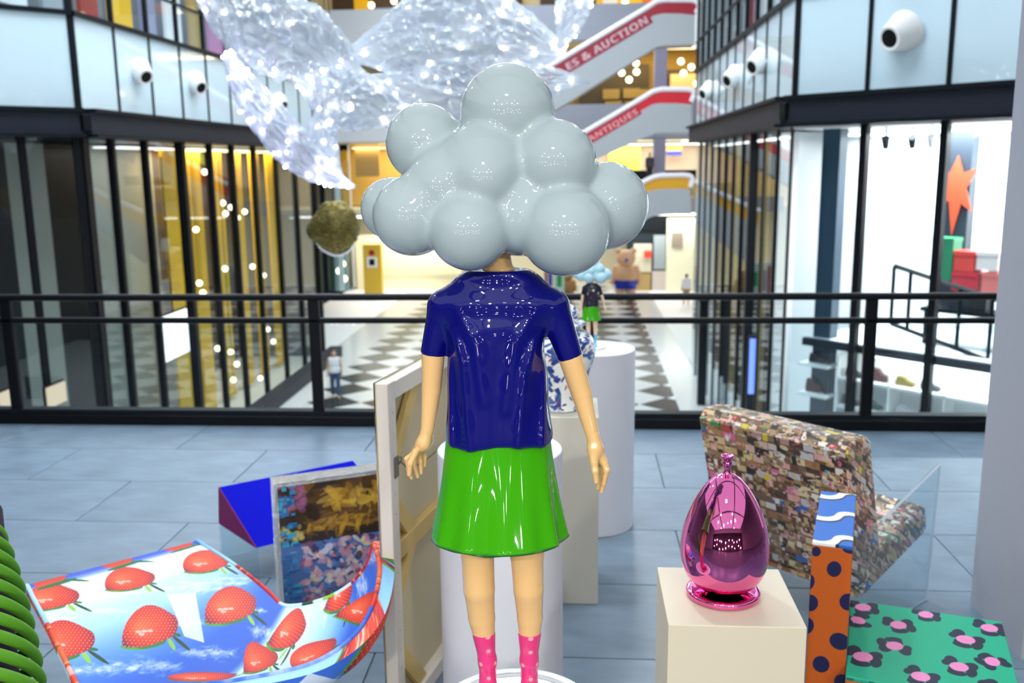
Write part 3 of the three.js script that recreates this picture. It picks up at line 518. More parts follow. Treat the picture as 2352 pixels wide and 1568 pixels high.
{
  const T0 = V(-1.86, 0.37, -4.5), along = V(0.788, 0, -0.616);
  const t = thing('wedge_seat', 'wedge seat in royal blue velvet with a plum end on a clear acrylic base', 'seat', [T0.x, 0, T0.z]);
  const B = V(0, 0.185, 0.03), F = V(0.29, 0.17, 0.3), T = V(0, 0.37, 0), Ln = 0.75;
  const sh = (p, k) => p.clone().addScaledVector(along, k);
  const blue = phys({ color: C(0.003, 0.005, 0.4), roughness: 0.9, specularIntensity: 0.15 }), plum = phys({ color: C(0.15, 0.025, 0.1), roughness: 0.9, specularIntensity: 0.2 });
  mesh('cushion', slab([sh(T, 0.006), sh(B, 0.006), sh(F, 0.006)], Ln, along), blue, t, 'royal blue velvet cushion');
  mesh('end_panel', slab([T, B, F], 0.006, along), plum, t, 'plum triangular end');
  const pnl = mesh('acrylic_base', merge([slab([V(0, 0, 0.03), V(0, 0.18, 0.03), V(0.29, 0.165, 0.3), V(0.29, 0, 0.3)], 0.01, along), slab([sh(V(0, 0, 0.03), 0.6), sh(V(0, 0.18, 0.03), 0.6), sh(V(0.29, 0.165, 0.3), 0.6), sh(V(0.29, 0, 0.3), 0.6)], 0.01, along), slab([sh(V(0, 0, 0.035), 0.01), sh(V(0, 0.18, 0.035), 0.01), sh(V(0, 0.18, 0.035), 0.6), sh(V(0, 0, 0.035), 0.6)], 0.01, V(0.6, 0, 0.78))]), M.acrylic, t, 'clear acrylic base');
}

// ---------------------------------------------------------------- strawberry chair
{
  const O = V(-1.3, 0, -2.9), t = thing('tub_chair', 'low lounge chair printed with strawberries on a blue sky', 'chair', [O.x, 0, O.z]);
  const lerp = (a, b, k) => a.clone().lerp(b, k), Y = (p) => atY(p[0], p[1], p[2]).sub(O);
  const front = [Y([58, 1338, 0.44]), Y([445, 1238, 0.44])], crease = new THREE.CatmullRomCurve3([[230, 1690, 0.43], [480, 1590, 0.43], [600, 1480, 0.43], [655, 1392, 0.43]].map(Y));
  const rim = new THREE.CatmullRomCurve3([[330, 1700, 0.5], [430, 1585, 0.51], [560, 1560, 0.53], [735, 1516, 0.56], [832, 1437, 0.6], [872, 1310, 0.66], [855, 1240, 0.68]].map(Y));
  const surf = (u, v) => {                                     // u 0..1 across, v 0 front .. 1 back rim; local coordinates of the chair
    const A = lerp(front[0], front[1], u), B = crease.getPoint(u), R = rim.getPoint(u), d = A.clone().sub(B).setY(0).normalize();
    if (v < 0.08) { const a = (1 - v / 0.08) * 1.5; return A.addScaledVector(d, Math.sin(a) * 0.07 - 0.04).add(V(0, -0.07 * (1 - Math.cos(a)), 0)); }
    if (v < 0.55) { const k = (v - 0.08) / 0.47; return lerp(A.addScaledVector(d, -0.04), B, k).add(V(0, 0.02 * Math.sin(k * Math.PI), 0)); }
    const a = (v - 0.55) / 0.45 * Math.PI / 2, h = Math.sin(a), w = 1 - Math.cos(a); return V(B.x + (R.x - B.x) * h, B.y + (R.y - B.y) * w, B.z + (R.z - B.z) * h);
  };
  const pix = (p) => { const q = p.clone().add(O).sub(camera.position).applyMatrix4(invRot); return [CX + FPX * q.x / -q.z, CY - FPX * q.y / -q.z]; };
  // the print: strawberries on a sky, laid out in the cloth's own coordinates (u across, v along)
  const W = 1024, H = 1536, grid = [];
  for (let j = 0; j <= 100; j++) for (let i = 0; i <= 60; i++) { const u = i / 60, v = j / 100; grid.push([u, v, ...pix(surf(u, v))]); }
  const tex = canvasTex(W, H, (c) => {
    const g = c.createLinearGradient(0, 0, 0, H);
    for (const [p, col] of [[0, '#2a3fa8'], [0.085, '#3a58c8'], [0.105, '#9fb4ea'], [0.115, '#ffffff'], [0.17, '#eef9fb'], [0.24, '#bfe6f2'], [0.3, '#a5d2f0'], [0.38, '#5f97e6'], [0.46, '#2a62d2'], [0.54, '#2a5cc8'], [0.56, '#cdeef6'], [0.64, '#d4f0f6'], [0.72, '#8cc4ea'], [0.8, '#2f62d0'], [0.9, '#3a6ad6'], [1, '#6f9ae6']]) g.addColorStop(p, col);
    c.fillStyle = g; c.fillRect(0, 0, W, H);
    const near = (px, py) => grid.reduce((b, q) => { const d = Math.hypot(q[2] - px, q[3] - py); return d < b[0] ? [d, q] : b; }, [1e9, null])[1];
    const inPrint = (px, py, draw) => {                        // draw in units that look like picture pixels, turned into cloth units by the local slope of the cloth
      const [u, v] = near(px, py), e = 0.004, a = pix(surf(Math.min(1, u + e), v)), a0 = pix(surf(Math.max(0, u - e), v)), b = pix(surf(u, Math.min(1, v + e))), b0 = pix(surf(u, Math.max(0, v - e)));
      const du = Math.min(1, u + e) - Math.max(0, u - e), dv = Math.min(1, v + e) - Math.max(0, v - e), xu = (a[0] - a0[0]) / du, yu = (a[1] - a0[1]) / du, xv = (b[0] - b0[0]) / dv, yv = (b[1] - b0[1]) / dv, det = xu * yv - xv * yu;
      if (Math.abs(det) < 200) return;
      c.save(); c.transform(yv / det * W, -yu / det * H, -xv / det * W, xu / det * H, u * W, v * H); draw(); c.restore();
    };
    for (const [x, y, w, h] of [[420, 1430, 30, 8], [250, 1400, 30, 5], [120, 1420, 30, 5], [210, 1540, 40, 10], [330, 1530, 50, 14], [480, 1500, 40, 12], [580, 1400, 22, 8], [600, 1450, 16, 14], [430, 1350, 60, 8], [500, 1340, 50, 6], [260, 1360, 40, 4], [560, 1330, 40, 5], [800, 1260, 10, 16], [830, 1340, 8, 30], [740, 1390, 6, 30]]) inPrint(x, y, () => { c.fillStyle = '#ffffff'; for (let k = 0; k < 190; k++) { const lump = Math.floor(rnd() * 5), q = (lump - 2) * 0.55 + (rnd() + rnd() + rnd() - 1.5) * 0.7, e = 1.1 - 0.3 * Math.abs(lump - 2); c.globalAlpha = rr(0.04, 0.17); c.beginPath(); c.ellipse(q * w, (rnd() + rnd() + rnd() - 1.5) * 1.3 * h * e + h * 0.4 * Math.sin(lump * 2.3), w * rr(0.06, 0.3), h * rr(0.1, 0.36), rr(-0.5, 0.2), 0, 7); c.fill(); } c.globalAlpha = 1; });
    inPrint(440, 1420, () => { c.globalAlpha = 0.8; c.fillStyle = '#f6fafc'; c.beginPath(); c.moveTo(-60, -60); c.lineTo(10, -65); c.lineTo(28, 52); c.lineTo(-14, 40); c.closePath(); c.fill(); c.globalAlpha = 1; });
    const berry = (px, py, w, h, turn, m = 1) => inPrint(px, py, () => {
      c.rotate(turn); c.scale(w, h);
      const leaf = (x, y, a, l, th, col) => { c.save(); c.translate(x, y); c.rotate(a); c.fillStyle = col; c.beginPath(); c.ellipse(l / 2, 0, l / 2, th, 0, 0, 7); c.fill(); c.restore(); };
      const body = () => { c.beginPath(); c.moveTo(-0.95, 0.75); c.bezierCurveTo(-1.1, 0.2, -0.95, -0.6, -0.35, -0.92); c.bezierCurveTo(0.1, -1.1, 0.45, -0.75, 0.85, -0.45); c.bezierCurveTo(1.1, -0.2, 0.95, 0.35, 0.6, 0.5); c.bezierCurveTo(0.2, 0.65, -0.1, 0.85, -0.45, 0.85); c.bezierCurveTo(-0.7, 0.88, -0.9, 0.92, -0.95, 0.75); c.closePath(); };
      leaf(-0.98, 0.86, -0.05, 1.0, 0.13, '#4f9f2e'); leaf(-0.5, 0.85, -0.25, 1.0, 0.14, '#2c7a34'); leaf(0.1, 0.62, -0.5, 0.75, 0.13, '#14552a'); leaf(0.55, 0.5, 1.1, 0.5, 0.08, '#8cc63c'); leaf(0.7, 0.4, 0.75, 0.85, 0.07, '#123f26'); leaf(0.75, 0.35, 0.2, 0.3, 0.07, '#1b6630');
      const q = c.createRadialGradient(-0.45, 0.1, 0.1, -0.1, -0.1, 1.15); q.addColorStop(0, '#ff6a3a'); q.addColorStop(0.45, '#ec3a24'); q.addColorStop(0.75, '#c8202a'); q.addColorStop(1, '#7a1440');
      c.fillStyle = q; body(); c.fill(); c.save(); body(); c.clip();
      for (let j = -9; j < 10; j++) for (let i = -9; i < 10; i++) { const x = (i + (j & 1) * 0.5) * 0.13, y = j * 0.12; c.fillStyle = 'rgba(110,8,16,0.45)'; c.beginPath(); c.ellipse(x + 0.015, y + 0.015, 0.035, 0.035, 0, 0, 7); c.fill(); c.fillStyle = '#ff9a5c'; c.beginPath(); c.ellipse(x, y, 0.02, 0.026, 0, 0, 7); c.fill(); }
      c.fillStyle = 'rgba(255,205,200,0.8)'; for (const [x, y] of [[-0.5, 0.25], [-0.3, 0.22], [-0.1, 0.2], [-0.38, 0.35]]) { c.beginPath(); c.ellipse(x, y, 0.1, 0.06, 0, 0, 7); c.fill(); } c.restore();
      c.fillStyle = 'rgba(255,200,190,0)';
    });
    for (const b of [[118, 1372, 62, 34, 0], [303, 1328, 58, 30, 0], [476, 1288, 54, 29, 0], [150, 1474, 68, 52, 0], [352, 1437, 62, 54, 0], [536, 1386, 58, 47, 0], [600, 1512, 40, 36, 0], [672, 1445, 30, 64, 0.5], [775, 1342, 22, 66, 0.3], [838, 1400, 34, 50, 0.6], [720, 1498, 60, 24, -0.35], [480, 1556, 80, 12, 0]]) berry(...b);
    for (const u of [0.12, 0.5, 0.88]) { c.save(); c.translate(u * W, 0.08 * H); const q = c.createLinearGradient(0, -60, 0, 40); q.addColorStop(0, '#a01c2c'); q.addColorStop(1, '#ee4a28'); c.fillStyle = q; c.beginPath(); c.ellipse(0, -20, 95, 55, 0, 0, 7); c.fill(); c.fillStyle = '#1d6a34'; c.beginPath(); c.ellipse(20, 34, 110, 12, -0.04, 0, 7); c.fill(); c.beginPath(); c.ellipse(120, 44, 60, 9, 0.5, 0, 7); c.fill(); c.restore(); }
  });
  const fab = phys({ map: tex, roughness: 0.6, sheen: 0.15, side: THREE.DoubleSide });
  const nrm = (u, v) => { const e = 2e-3, a = surf(Math.min(1, u + e), v).sub(surf(Math.max(0, u - e), v)), b = surf(u, Math.min(1, v + e)).sub(surf(u, Math.max(0, v - e))); return b.cross(a).normalize(); };
  const sgn = nrm(0.5, 0.3).y > 0 ? 1 : -1, nu = 64, nv = 120, TH = 0.05, out = (u, v) => surf(u, v).addScaledVector(nrm(u, v), -sgn * TH);
  mesh('seat_shell', parametric((u, v) => ({ p: surf(u, v), uv: [u, 1 - v] }), nu, nv), fab, t, 'seat and inside of the back, strawberry print');
  mesh('outer_shell', parametric((i, v) => ({ p: out(1 - i, v), uv: [1 - i, 1 - v * 0.55 + 0.1] }), nu, nv), fab, t, 'outside of the shell, strawberry print');
  const edge = [], N = 180; for (let k = 0; k <= N; k++) { const q = k / N * 4; edge.push(q < 1.3 ? [0, q / 1.3] : q < 2.7 ? [(q - 1.3) / 1.4, 1] : [1, 1 - (q - 2.7) / 1.3]); }
  mesh('side_band', parametric((i, j) => { const [u, v] = edge[Math.round(i * N)]; return { p: lerp(surf(u, v), out(u, v), j), uv: [Math.min(0.98, u * 0.9 + 0.05 + j * 0.05), 1 - v * 0.6 - i * 0.2] }; }, N, 2), fab, t);
  const pipe = new THREE.TubeGeometry(new THREE.CatmullRomCurve3(edge.filter((_, k) => k % 4 === 0).map(([u, v]) => surf(u, v))), 240, 0.008, 8, false); { const q = pipe.attributes.uv; for (let i = 0; i < q.count; i++) q.setXY(i, 0.2 + 0.6 * q.getX(i), 0.75 - 0.5 * q.getX(i)); }
  mesh('piping', pipe, fab, t, 'corded seam round the rim');
  const cen = surf(0.5, 0.4); mesh('base', lathe([[0, 0], [0.24, 0], [0.25, 0.02], [0.2, 0.3], [0.18, 0.36], [0, 0.36]], 48).translate(cen.x, 0, cen.z), M.white, t);
}
{
  const t = thing('ribbed_pouf', 'green ribbed soft form with dark purple grooves at the left edge', 'seat', [-1.28, 0, -1.9]);
  const green = phys({ color: C(0.1, 0.34, 0.012), roughness: 0.75, sheen: 0.5, sheenColor: C(0.3, 0.6, 0.1) }), plum = std(C(0.03, 0.012, 0.04), 0.8);
  const H = 12, O = V(-1.28, 0, -1.9), a0 = atZ(-60, 1690, -1.75).sub(O), a1 = atZ(-95, 1190, -2.15).sub(O), ax = a1.clone().sub(a0), len = ax.length(); ax.normalize();
  const q = new THREE.Quaternion().setFromUnitVectors(V(0, 1, 0), V(-0.1, 0.62, -0.78).normalize());
  const rad = (k) => 0.165 * Math.sqrt(Math.max(0.1, 1 - Math.pow(k / 15, 2)));
  mesh('core', new THREE.TubeGeometry(new THREE.CatmullRomCurve3([a0.clone().addScaledVector(ax, -0.3), a0, a0.clone().lerp(a1, 0.5), a1]), 30, 0.1, 24), plum, t, 'dark purple core');
  for (let k = -6; k < H; k++) { const r = rad(Math.max(0, k)); const tg = lathe(Array.from({ length: 17 }, (_, i) => { const w = i / 16 * Math.PI; return [Math.max(0.0, r - 0.016 + 0.016 * Math.sin(w)), -0.0135 * Math.cos(w)]; }), 72); const disc = merge([tg]); disc.applyQuaternion(q); const c = a0.clone().addScaledVector(ax, k * len / H); disc.translate(c.x, c.y, c.z); mesh('rib', disc, green, t); }
}

// ---------------------------------------------------------------- the atrium: lower floor
const FY = -6;
{
  const fl = struct('floor_lower', 'polished black and white diamond tiled floor of the atrium');
  mesh('slab', bx(26, 0.5, 56, -2, FY - 0.27, -35), M.white, fl);
  const D = 1.9, rub = 0.2;
  const whites = [0, 1, 2].map((k) => phys({ color: C(0.62 - k * 0.03, 0.62 - k * 0.025, 0.62 - k * 0.02), roughness: rub, specularIntensity: 0.5 })), darks = [0, 1, 2].map((k) => phys({ color: C(0.02 + k * 0.008, 0.021 + k * 0.007, 0.024 + k * 0.005), roughness: rub, specularIntensity: 0.18 }));
  const s = D / Math.SQRT2 - 0.012, tg = bx(s, 0.02, s, 0, 0, 0, Math.PI / 4), far = { w: [], d: [] };
  let n = 0;
  for (let r = 0; r < 19; r++) for (let c = -8; c < 2; c++) for (const dark of [true, false]) {
    const x = 3.0 + c * D + (dark ? 0 : D / 2), z = -26.9 - r * D - (dark ? 0 : D / 2); if (x < -9.4 || x > 3.4 || z < -61.5) continue;
    if (n < 290) { const t = mesh('floor_tile', tg, (dark ? darks : whites)[Math.floor(rnd() * 3)], fl); t.position.set(x, FY - 0.01, z); n++; }
    else far[dark ? 'd' : 'w'].push(tg.clone().translate(x, FY - 0.01, z));
  }
  for (const [k, m] of [['d', darks[1]], ['w', whites[1]]]) if (far[k].length) tag(mesh('far_tiles', merge(far[k]), m, fl), null, null, null, 'stuff');
  mesh('border_strip', bx(1.5, 0.03, 36, -10.1, FY, -44), whites[0], fl, 'white stone border');
  mesh('border_strip', bx(1.1, 0.03, 36, 3.85, FY, -44), whites[0], fl, 'white stone border');
}
// shell of the atrium
smesh('ceiling_atrium', bx(32, 0.4, 56, -2, 16.3, -35), M.white, 'atrium roof');
smesh('wall_far', bx(32, 22.6, 0.4, -2, 5, -63), M.cream, 'far end wall of the atrium');
smesh('wall_outer_left', bx(0.3, 22.6, 56, -17.5, 5, -35), M.greyBlue, 'outer wall behind the left shops');
smesh('wall_outer_right', bx(0.3, 22.6, 56, 13.5, 5, -35), M.wallWhite, 'outer wall behind the right shops');
smesh('wall_gallery_front', bx(32, 5.7, 0.3, -2, -3.15, -7.35), std(C(0.06, 0.065, 0.07), 0.7), 'wall below the gallery edge');
smesh('wall_gallery_upper', bx(32, 11.5, 0.3, -2, 10.4, -7.3), M.wallWhite, 'wall above the gallery opening');

// ---------------------------------------------------------------- facades of the two side buildings
function line(a, b) { const d = b.clone().sub(a); return { a, d: d.clone().normalize(), len: d.length(), ry: Math.atan2(-d.z, d.x) }; }
function facade(w, a, b, stops, nrm, lowStops, lowW = 0.14) {               // a, b on the ground line; stops: metres along it where mullions stand
  const l = line(a, b), at = (s, y, out = 0) => a.clone().addScaledVector(l.d, s).addScaledVector(nrm, out).setY(y);
  const part = (name, s0, s1, y0, y1, th, out, mat, lbl) => { const c = at((s0 + s1) / 2, (y0 + y1) / 2, out); return mesh(name, bx(s1 - s0, y1 - y0, th, c.x, c.y, c.z, l.ry), mat, w, lbl); };
  part('beam', 0, l.len, 2.72, 3.2, 0.3, 0.12, M.beam, 'dark steel beam');
  part('beam_flange', 0, l.len, 3.2, 3.28, 0.5, 0.14, M.dark); part('beam_flange', 0, l.len, 2.66, 2.73, 0.5, 0.14, M.dark);
  part('top_trim', 0, l.len, 5.22, 5.32, 0.14, 0.05, M.dark); part('top_rail', 0, l.len, 6.28, 6.34, 0.08, 0.05, M.dark);
  for (let i = 0; i < stops.length - 1; i++) {
    part('spandrel_panel', stops[i] + 0.03, stops[i + 1] - 0.03, 3.28, 5.22, 0.05, 0.0, M.spandrel);
    part('glass_pane', stops[i] + 0.03, stops[i + 1] - 0.03, 5.32, 8.9, 0.012, -0.05, M.glass);
  }
  for (const s of stops) { part('mullion', s - 0.045, s + 0.045, 3.28, 5.22, 0.1, 0.0, M.dark); part('mullion', s - 0.05, s + 0.05, 5.32, 8.9, 0.1, 0.0, M.dark); }
  for (let i = 0; i < lowStops.length - 1; i++) part('glass_pane', lowStops[i] + 0.05, lowStops[i + 1] - 0.05, FY, 2.66, 0.012, -0.03, M.glass);
  for (const s of lowStops) if (s > 0.05) part('mullion', s - lowW / 2, s + lowW / 2, FY, 2.66, lowW > 0.1 ? 0.16 : 0.05, 0.0, M.black);
  part('storey_band', 0, l.len, 8.9, 16.1, 0.2, 0, M.white);
  return { at, part, l };
}
const seq = (a, b, n) => Array.from({ length: n + 1 }, (_, i) => a + (b - a) * i / n);
const S2 = Math.SQRT1_2;
const wl = struct('wall_left', 'glazed facade of the left building with dark beam and pale blue glass panels');
const LF = facade(wl, V(-10.9, FY, -20.3), V(-10.9, FY, -38.6), seq(0, 18.3, 10).map((s, i) => i ? s : 0.03), V(1, 0, 0), [0.05, 1.3, 3.0, 5.2, 7.2, 9.0, 11.0, 13.3, 15.6, 18.2]);
const LC = facade(wl, V(-13.6, FY, -17.6), V(-10.9, FY, -20.3), [0.02, 1.9, 3.78], V(S2, 0, S2), [0.05, 1.3, 2.6, 3.7]);
mesh('corner_post', bx(0.25, 8.7, 0.25, -10.95, FY + 4.35, -20.35), M.black, wl);
mesh('end_return', bx(6.6, 22, 0.2, -14.3, 5, -38.7), M.greyBlue, wl);
mesh('kerb', bx(0.5, 0.45, 18, -10.3, FY + 0.225, -29.5), M.beam, wl, 'low dark kerb along the glazing');
mesh('corner_post', bx(0.22, 8.7, 0.22, -10.9, FY + 4.35, -25.45), M.black, wl);
mesh('corner_post', bx(0.22, 8.7, 0.22, -10.9, FY + 4.35, -38.5), M.black, wl);
const wr_ = struct('wall_right', 'glazed facade of the right building with dark beam and pale blue glass panels');
const RF = facade(wr_, V(4.4, FY, -36.6), V(4.4, FY, -20.13), seq(0, 16.45, 11), V(-1, 0, 0), [0.05, 1.5, 3, 4.5, 6, 7.5, 9, 10.5, 12, 13.5, 15, 16.4], 0.06);
mesh('corner_post', bx(0.16, 8.7, 0.2, 4.4, FY + 4.35, -24.6), M.black, wr_);
const RC = facade(wr_, V(4.4, FY, -20.13), V(9.4, FY, -15.13), [0.05, 1.6, 3.16, 5.0, 7.0], V(-S2, 0, S2), [0.02, 1.6, 3.16, 5.0, 7.0]);
mesh('end_return', bx(9, 22, 0.2, 9, 5, -36.8), M.wallWhite, wr_);
mesh('beam_end', rb(0.2, 0.34, 0.2, 0.01, 4.22, 2.97, -20.0, Math.PI / 8), M.black, wr_); mesh('beam_end', rb(0.2, 0.34, 0.2, 0.01, -10.72, 2.97, -20.15, -Math.PI / 8), M.black, wl);
// white nozzles on the panels
function nozzle(p, dir, r, label) {
  const t = thing('air_nozzle', label, 'air vent', [p.x, p.y, p.z], 0, 'white air nozzles on the glass panels');
  const q = new THREE.Quaternion().setFromUnitVectors(V(0, 1, 0), dir.clone().normalize());
  const cone_ = smoothLathe([[0, -0.02], [r * 1.3, -0.02], [r * 1.25, r * 0.25], [r * 1.02, r * 0.9], [r * 0.85, r * 1.5], [r * 0.78, r * 1.62], [r * 0.6, r * 1.6]], 40, 40); cone_.applyQuaternion(q);
  mesh('housing', cone_, M.white, t, 'white cone');
  const lens = cyl(r * 0.66, r * 0.66, r * 0.05, 0, r * 1.55, 0, 32); lens.applyQuaternion(q); mesh('opening', lens, M.black, t, 'black round opening');
}
nozzle(LF.at(2.9, 4.35, 0.05), V(0.8, -0.5, 0.5), 0.24, 'white air nozzle on the left facade panel nearest its corner');
nozzle(LF.at(6.3, 4.35, 0.05), V(0.8, -0.5, 0.5), 0.24, 'white air nozzle on the left facade, second from the corner');
nozzle(LF.at(13.8, 4.3, 0.05), V(0.8, -0.5, 0.5), 0.24, 'white air nozzle on the left facade behind the plastic sculpture');
nozzle(RC.at(2.3, 4.3, 0.05), V(-0.85, -0.35, 0.55), 0.28, 'large white air nozzle on the angled panels of the right building');
nozzle(RF.at(13.2, 4.3, 0.05), V(-0.8, -0.4, 0.5), 0.24, 'white air nozzle on the long right facade nearest its corner');
nozzle(RF.at(9.4, 4.3, 0.05), V(-0.8, -0.4, 0.5), 0.24, 'white air nozzle on the long right facade, second from the corner');
nozzle(RF.at(4.2, 4.3, 0.05), V(-0.8, -0.4, 0.5), 0.24, 'white air nozzle on the long right facade nearest the escalators');

// lit rooms: an area light at the ceiling with its glowing panel
function roomLight(x, y, z, w, d, color, L, label, turn = 0) {
  const t = thing('shop_light', label, 'ceiling light', [x, y, z], turn);
  mesh('diffuser', bx(w, 0.04, d, 0, 0.03, 0), glow(color, Math.min(L, 4)), t);
  const l = new THREE.RectAreaLight(color, L, w, d); l.rotation.x = -Math.PI / 2; l.position.set(0, 0, 0); t.add(l);
}
// ---------------------------------------------------------------- left shop interior
{
  const s = struct('wall_left_shop', 'inside walls of the left shop');
  const X = -13.2;
  const seg = (z0, z1, y0, y1, mat, x = X, lbl) => mesh('wall_panel', bx(0.15, y1 - y0, z0 - z1, x, (y0 + y1) / 2, (z0 + z1) / 2), mat, s, lbl);
  seg(-15, -21, FY, 2.6, M.dark); 
  seg(-21, -22.6, FY, 2.6, std(C(0.3, 0.29, 0.25), 0.7)); seg(-22.6, -24.6, FY, 2.6, M.black); seg(-24.6, -28.5, FY, 2.6, std(C(0.34, 0.37, 0.34), 0.6)); seg(-28.5, -31, -1.5, 2.6, M.darkwood); seg(-28.5, -31, FY, -1.5, M.grey);
  seg(-31, -44, FY, 2.6, M.darkwood, -14.5);
  for (let k = 0; k < 6; k++) { const z = -27.3 - k * 1.85; mesh('yellow_panel', bx(0.06, 8.4, 0.95, -12.1, FY + 4.3, z), M.yellow, s, 'tall yellow panel'); }
  mesh('ceiling_panel', bx(5.8, 0.2, 17.6, -14.2, 2.76, -29.6), M.dark, s); mesh('ceiling_panel', bx(5.8, 0.3, 17.6, -14.2, 5.1, -29.6), M.white, s); mesh('ceiling_panel', bx(5.8, 0.3, 17.6, -14.2, 9.1, -29.6), M.white, s);
  mesh('upper_wall', bx(0.2, 3.6, 20, -13.6, 7.1, -28.5), M.greyBlue, s);
  const cols = [M.wallWhite, M.grey, M.red, M.yellow, M.lavender, M.wallWhite, M.tan, std(C(0.5, 0.2, 0.4), 0.6), M.white, std(C(0.1, 0.4, 0.35), 0.6)];
  for (let k = 0; k < 10; k++) mesh('display_panel', bx(0.1, rr(1.2, 2.4), rr(0.8, 1.3), -12.4, 6.3 + rr(0, 0.4), -20.6 - k * 1.7), cols[k], s, 'coloured display board');
}
roomLight(-12.2, 2.5, -32.5, 1.2, 9, WARM, 13, 'long warm light in the left shop over the yellow panels');
roomLight(-12.2, 2.5, -25.5, 0.8, 3, NEUTRAL, 2, 'pale light in the left shop beside the dark column');
roomLight(-12, 8.7, -28, 1.2, 14, NEUTRAL, 3, 'long ceiling light on the upper floor of the left building');
// ---------------------------------------------------------------- right shop interior
{
  const s = struct('wall_right_shop', 'bright white inside walls of the right shop');
  const n = V(S2, 0, -S2);                                      // into the shop, square to the angled face
  const P = (a, y, b) => RC.at(a, y, 0).addScaledVector(n, b);
  const pn = (name, a0, a1, y0, y1, b, mat, th = 0.12, lbl) => { const c = P((a0 + a1) / 2, (y0 + y1) / 2, b); return mesh(name, bx(a1 - a0, y1 - y0, th, c.x, c.y, c.z, RC.l.ry), mat, s, lbl); };
  const W = std(C(0.86, 0.87, 0.88), 0.6), navy = std(C(0.012, 0.04, 0.07), 0.4), blk = std(C(0.02, 0.03, 0.045), 0.4);
  pn('back_wall', -2.6, 9, FY, 2.66, 3.6, W, 0.15);
  pn('dark_column', 0.42, 0.82, FY, 2.66, 0.6, navy, 0.3, 'dark blue column');
  pn('black_panel', 2.32, 2.78, FY + 5, 2.6, 2.2, blk, 0.3, 'tall black panel');
  const splash = mesh('orange_splash', put(extrude([[0, -1], [0.14, -0.35], [0.36, -0.5], [0.22, -0.05], [0.42, 0.35], [0.14, 0.25], [0.02, 0.6], [-0.12, 0.25], [-0.36, 0.4], [-0.22, 0], [-0.34, -0.4], [-0.1, -0.3]], 0.03), ...P(2.55, 0.9, 2.0).toArray(), RC.l.ry), std(C(0.5, 0.06, 0.02), 0.5), s, 'orange star-shaped print');
  splash.geometry.center(); splash.position.copy(P(2.55, 1.25, 1.98));
  const sl = P(4.4, -1.78, 1.9); mesh('mezzanine_floor', bx(8, 0.1, 3.2, sl.x, sl.y, sl.z, RC.l.ry), W, s, 'white mezzanine floor'); const se = P(4.35, -1.79, 0.22); mesh('mezzanine_edge', bx(8, 0.16, 0.16, se.x, se.y, se.z, RC.l.ry), M.beam, s, 'dark edge of the mezzanine floor');
  pn('ceiling_panel', 0, 9, 2.62, 2.72, 1.8, M.white, 3.6);
  
  const far = mesh('rear_screen', bx(0.15, 8.6, 11, 5.5, FY + 4.3, -31), std(C(0.2, 0.23, 0.28), 0.5), s, 'dark grey screen behind the long glazing');
  for (let k = 0; k < 9; k++) mesh('screen_rib', bx(0.2, 8.6, 0.12, 5.3, FY + 4.3, -26.2 - k * 1.2), k % 4 === 1 ? M.tan : M.dark, s);
  mesh('white_fin', bx(0.1, 8.6, 0.16, 4.75, FY + 4.3, -21.35), M.white, s, 'white upright fin');
  mesh('floor_panel', bx(9, 0.1, 22, 9, FY + 0.05, -27), M.wallWhite, s);
  mesh('upper_wall', bx(0.2, 3.6, 17, 6.2, 7.1, -28.5), M.greyBlue, s); mesh('ceiling_panel', bx(6, 0.3, 17, 7.6, 5.1, -28.5), M.white, s); mesh('ceiling_panel', bx(6, 0.3, 17, 7.6, 9.1, -28.5), M.white, s);
  for (let k = 0; k < 7; k++) mesh('display_panel', bx(0.1, rr(1.4, 2.6), rr(0.5, 0.9), 5.6, 6.4, -22 - k * 2.1), [M.wallWhite, M.red, M.grey, M.wallWhite][k % 4], s, 'display board');
  for (const [a, b, lb] of [[1.5, 1.0, 'small black track spotlight over the left half of the white shop wall'], [2.05, 1.0, 'small black track spotlight in the middle of the white shop wall'], [2.62, 0.6, 'small white track spotlight in front of the tall black panel']]) { const c = P(a, 2.3, b), o = thing('shop_spotlight', lb, 'spotlight', [c.x, c.y, c.z], 0, 'track spotlights in the right shop'), can = cyl(0.06, 0.08, 0.24, 0, -0.1, 0, 20); can.rotateX(0.6); can.rotateZ(0.3); const m = lb.includes('white track') ? M.white : M.dark; mesh('housing', can, m, o); mesh('stem', rod(V(0, 0.05, 0), V(0, 0.32, 0), 0.02), m, o); }
  // shelves and shoes under the slab
  const sh = thing('shoe_shelf', 'white open shelving unit of shoes seen through the right shop glass', 'shelf', [0, 0, 0]);
  const shelf = (a0, a1, y, b, d = 0.45) => { const c = P((a0 + a1) / 2, y, b); mesh('shelf_board', bx(a1 - a0, 0.05, d, c.x, c.y, c.z, RC.l.ry), M.white, sh); };
  for (const y of [-2.5, -3.1, -3.7]) shelf(1.1, 5.5, y, 0.55);
  for (const y of [-2.3, -2.95]) shelf(0.25, 0.95, y, 0.4);
  for (const a of [1.1, 2.23, 3.34, 4.45]) { const c = P(a, -2.9, 0.55); mesh('upright', bx(0.03, 1.8, 0.45, c.x, c.y, c.z, RC.l.ry), M.white, sh); }
  pn('shelf_backing', 1.2, 9, -5, -1.9, 0.9, W, 0.06);
  const prof = [[0, 0], [0.34, 0], [0.36, 0.03], [0.33, 0.07], [0.22, 0.1], [0.14, 0.16], [0.02, 0.17], [0, 0.08]];
  const sc = [C(0.03, 0.03, 0.035), C(0.07, 0.02, 0.02), C(0.16, 0.12, 0.015), C(0.04, 0.045, 0.05), C(0.07, 0.08, 0.09), C(0.03, 0.1, 0.07), C(0.5, 0.5, 0.52), C(0.12, 0.1, 0.09)];
  const sn = ['grey', 'brown high-top', 'yellow and black', 'charcoal', 'mid grey', 'dark green', 'pale grey', 'dark brown'];
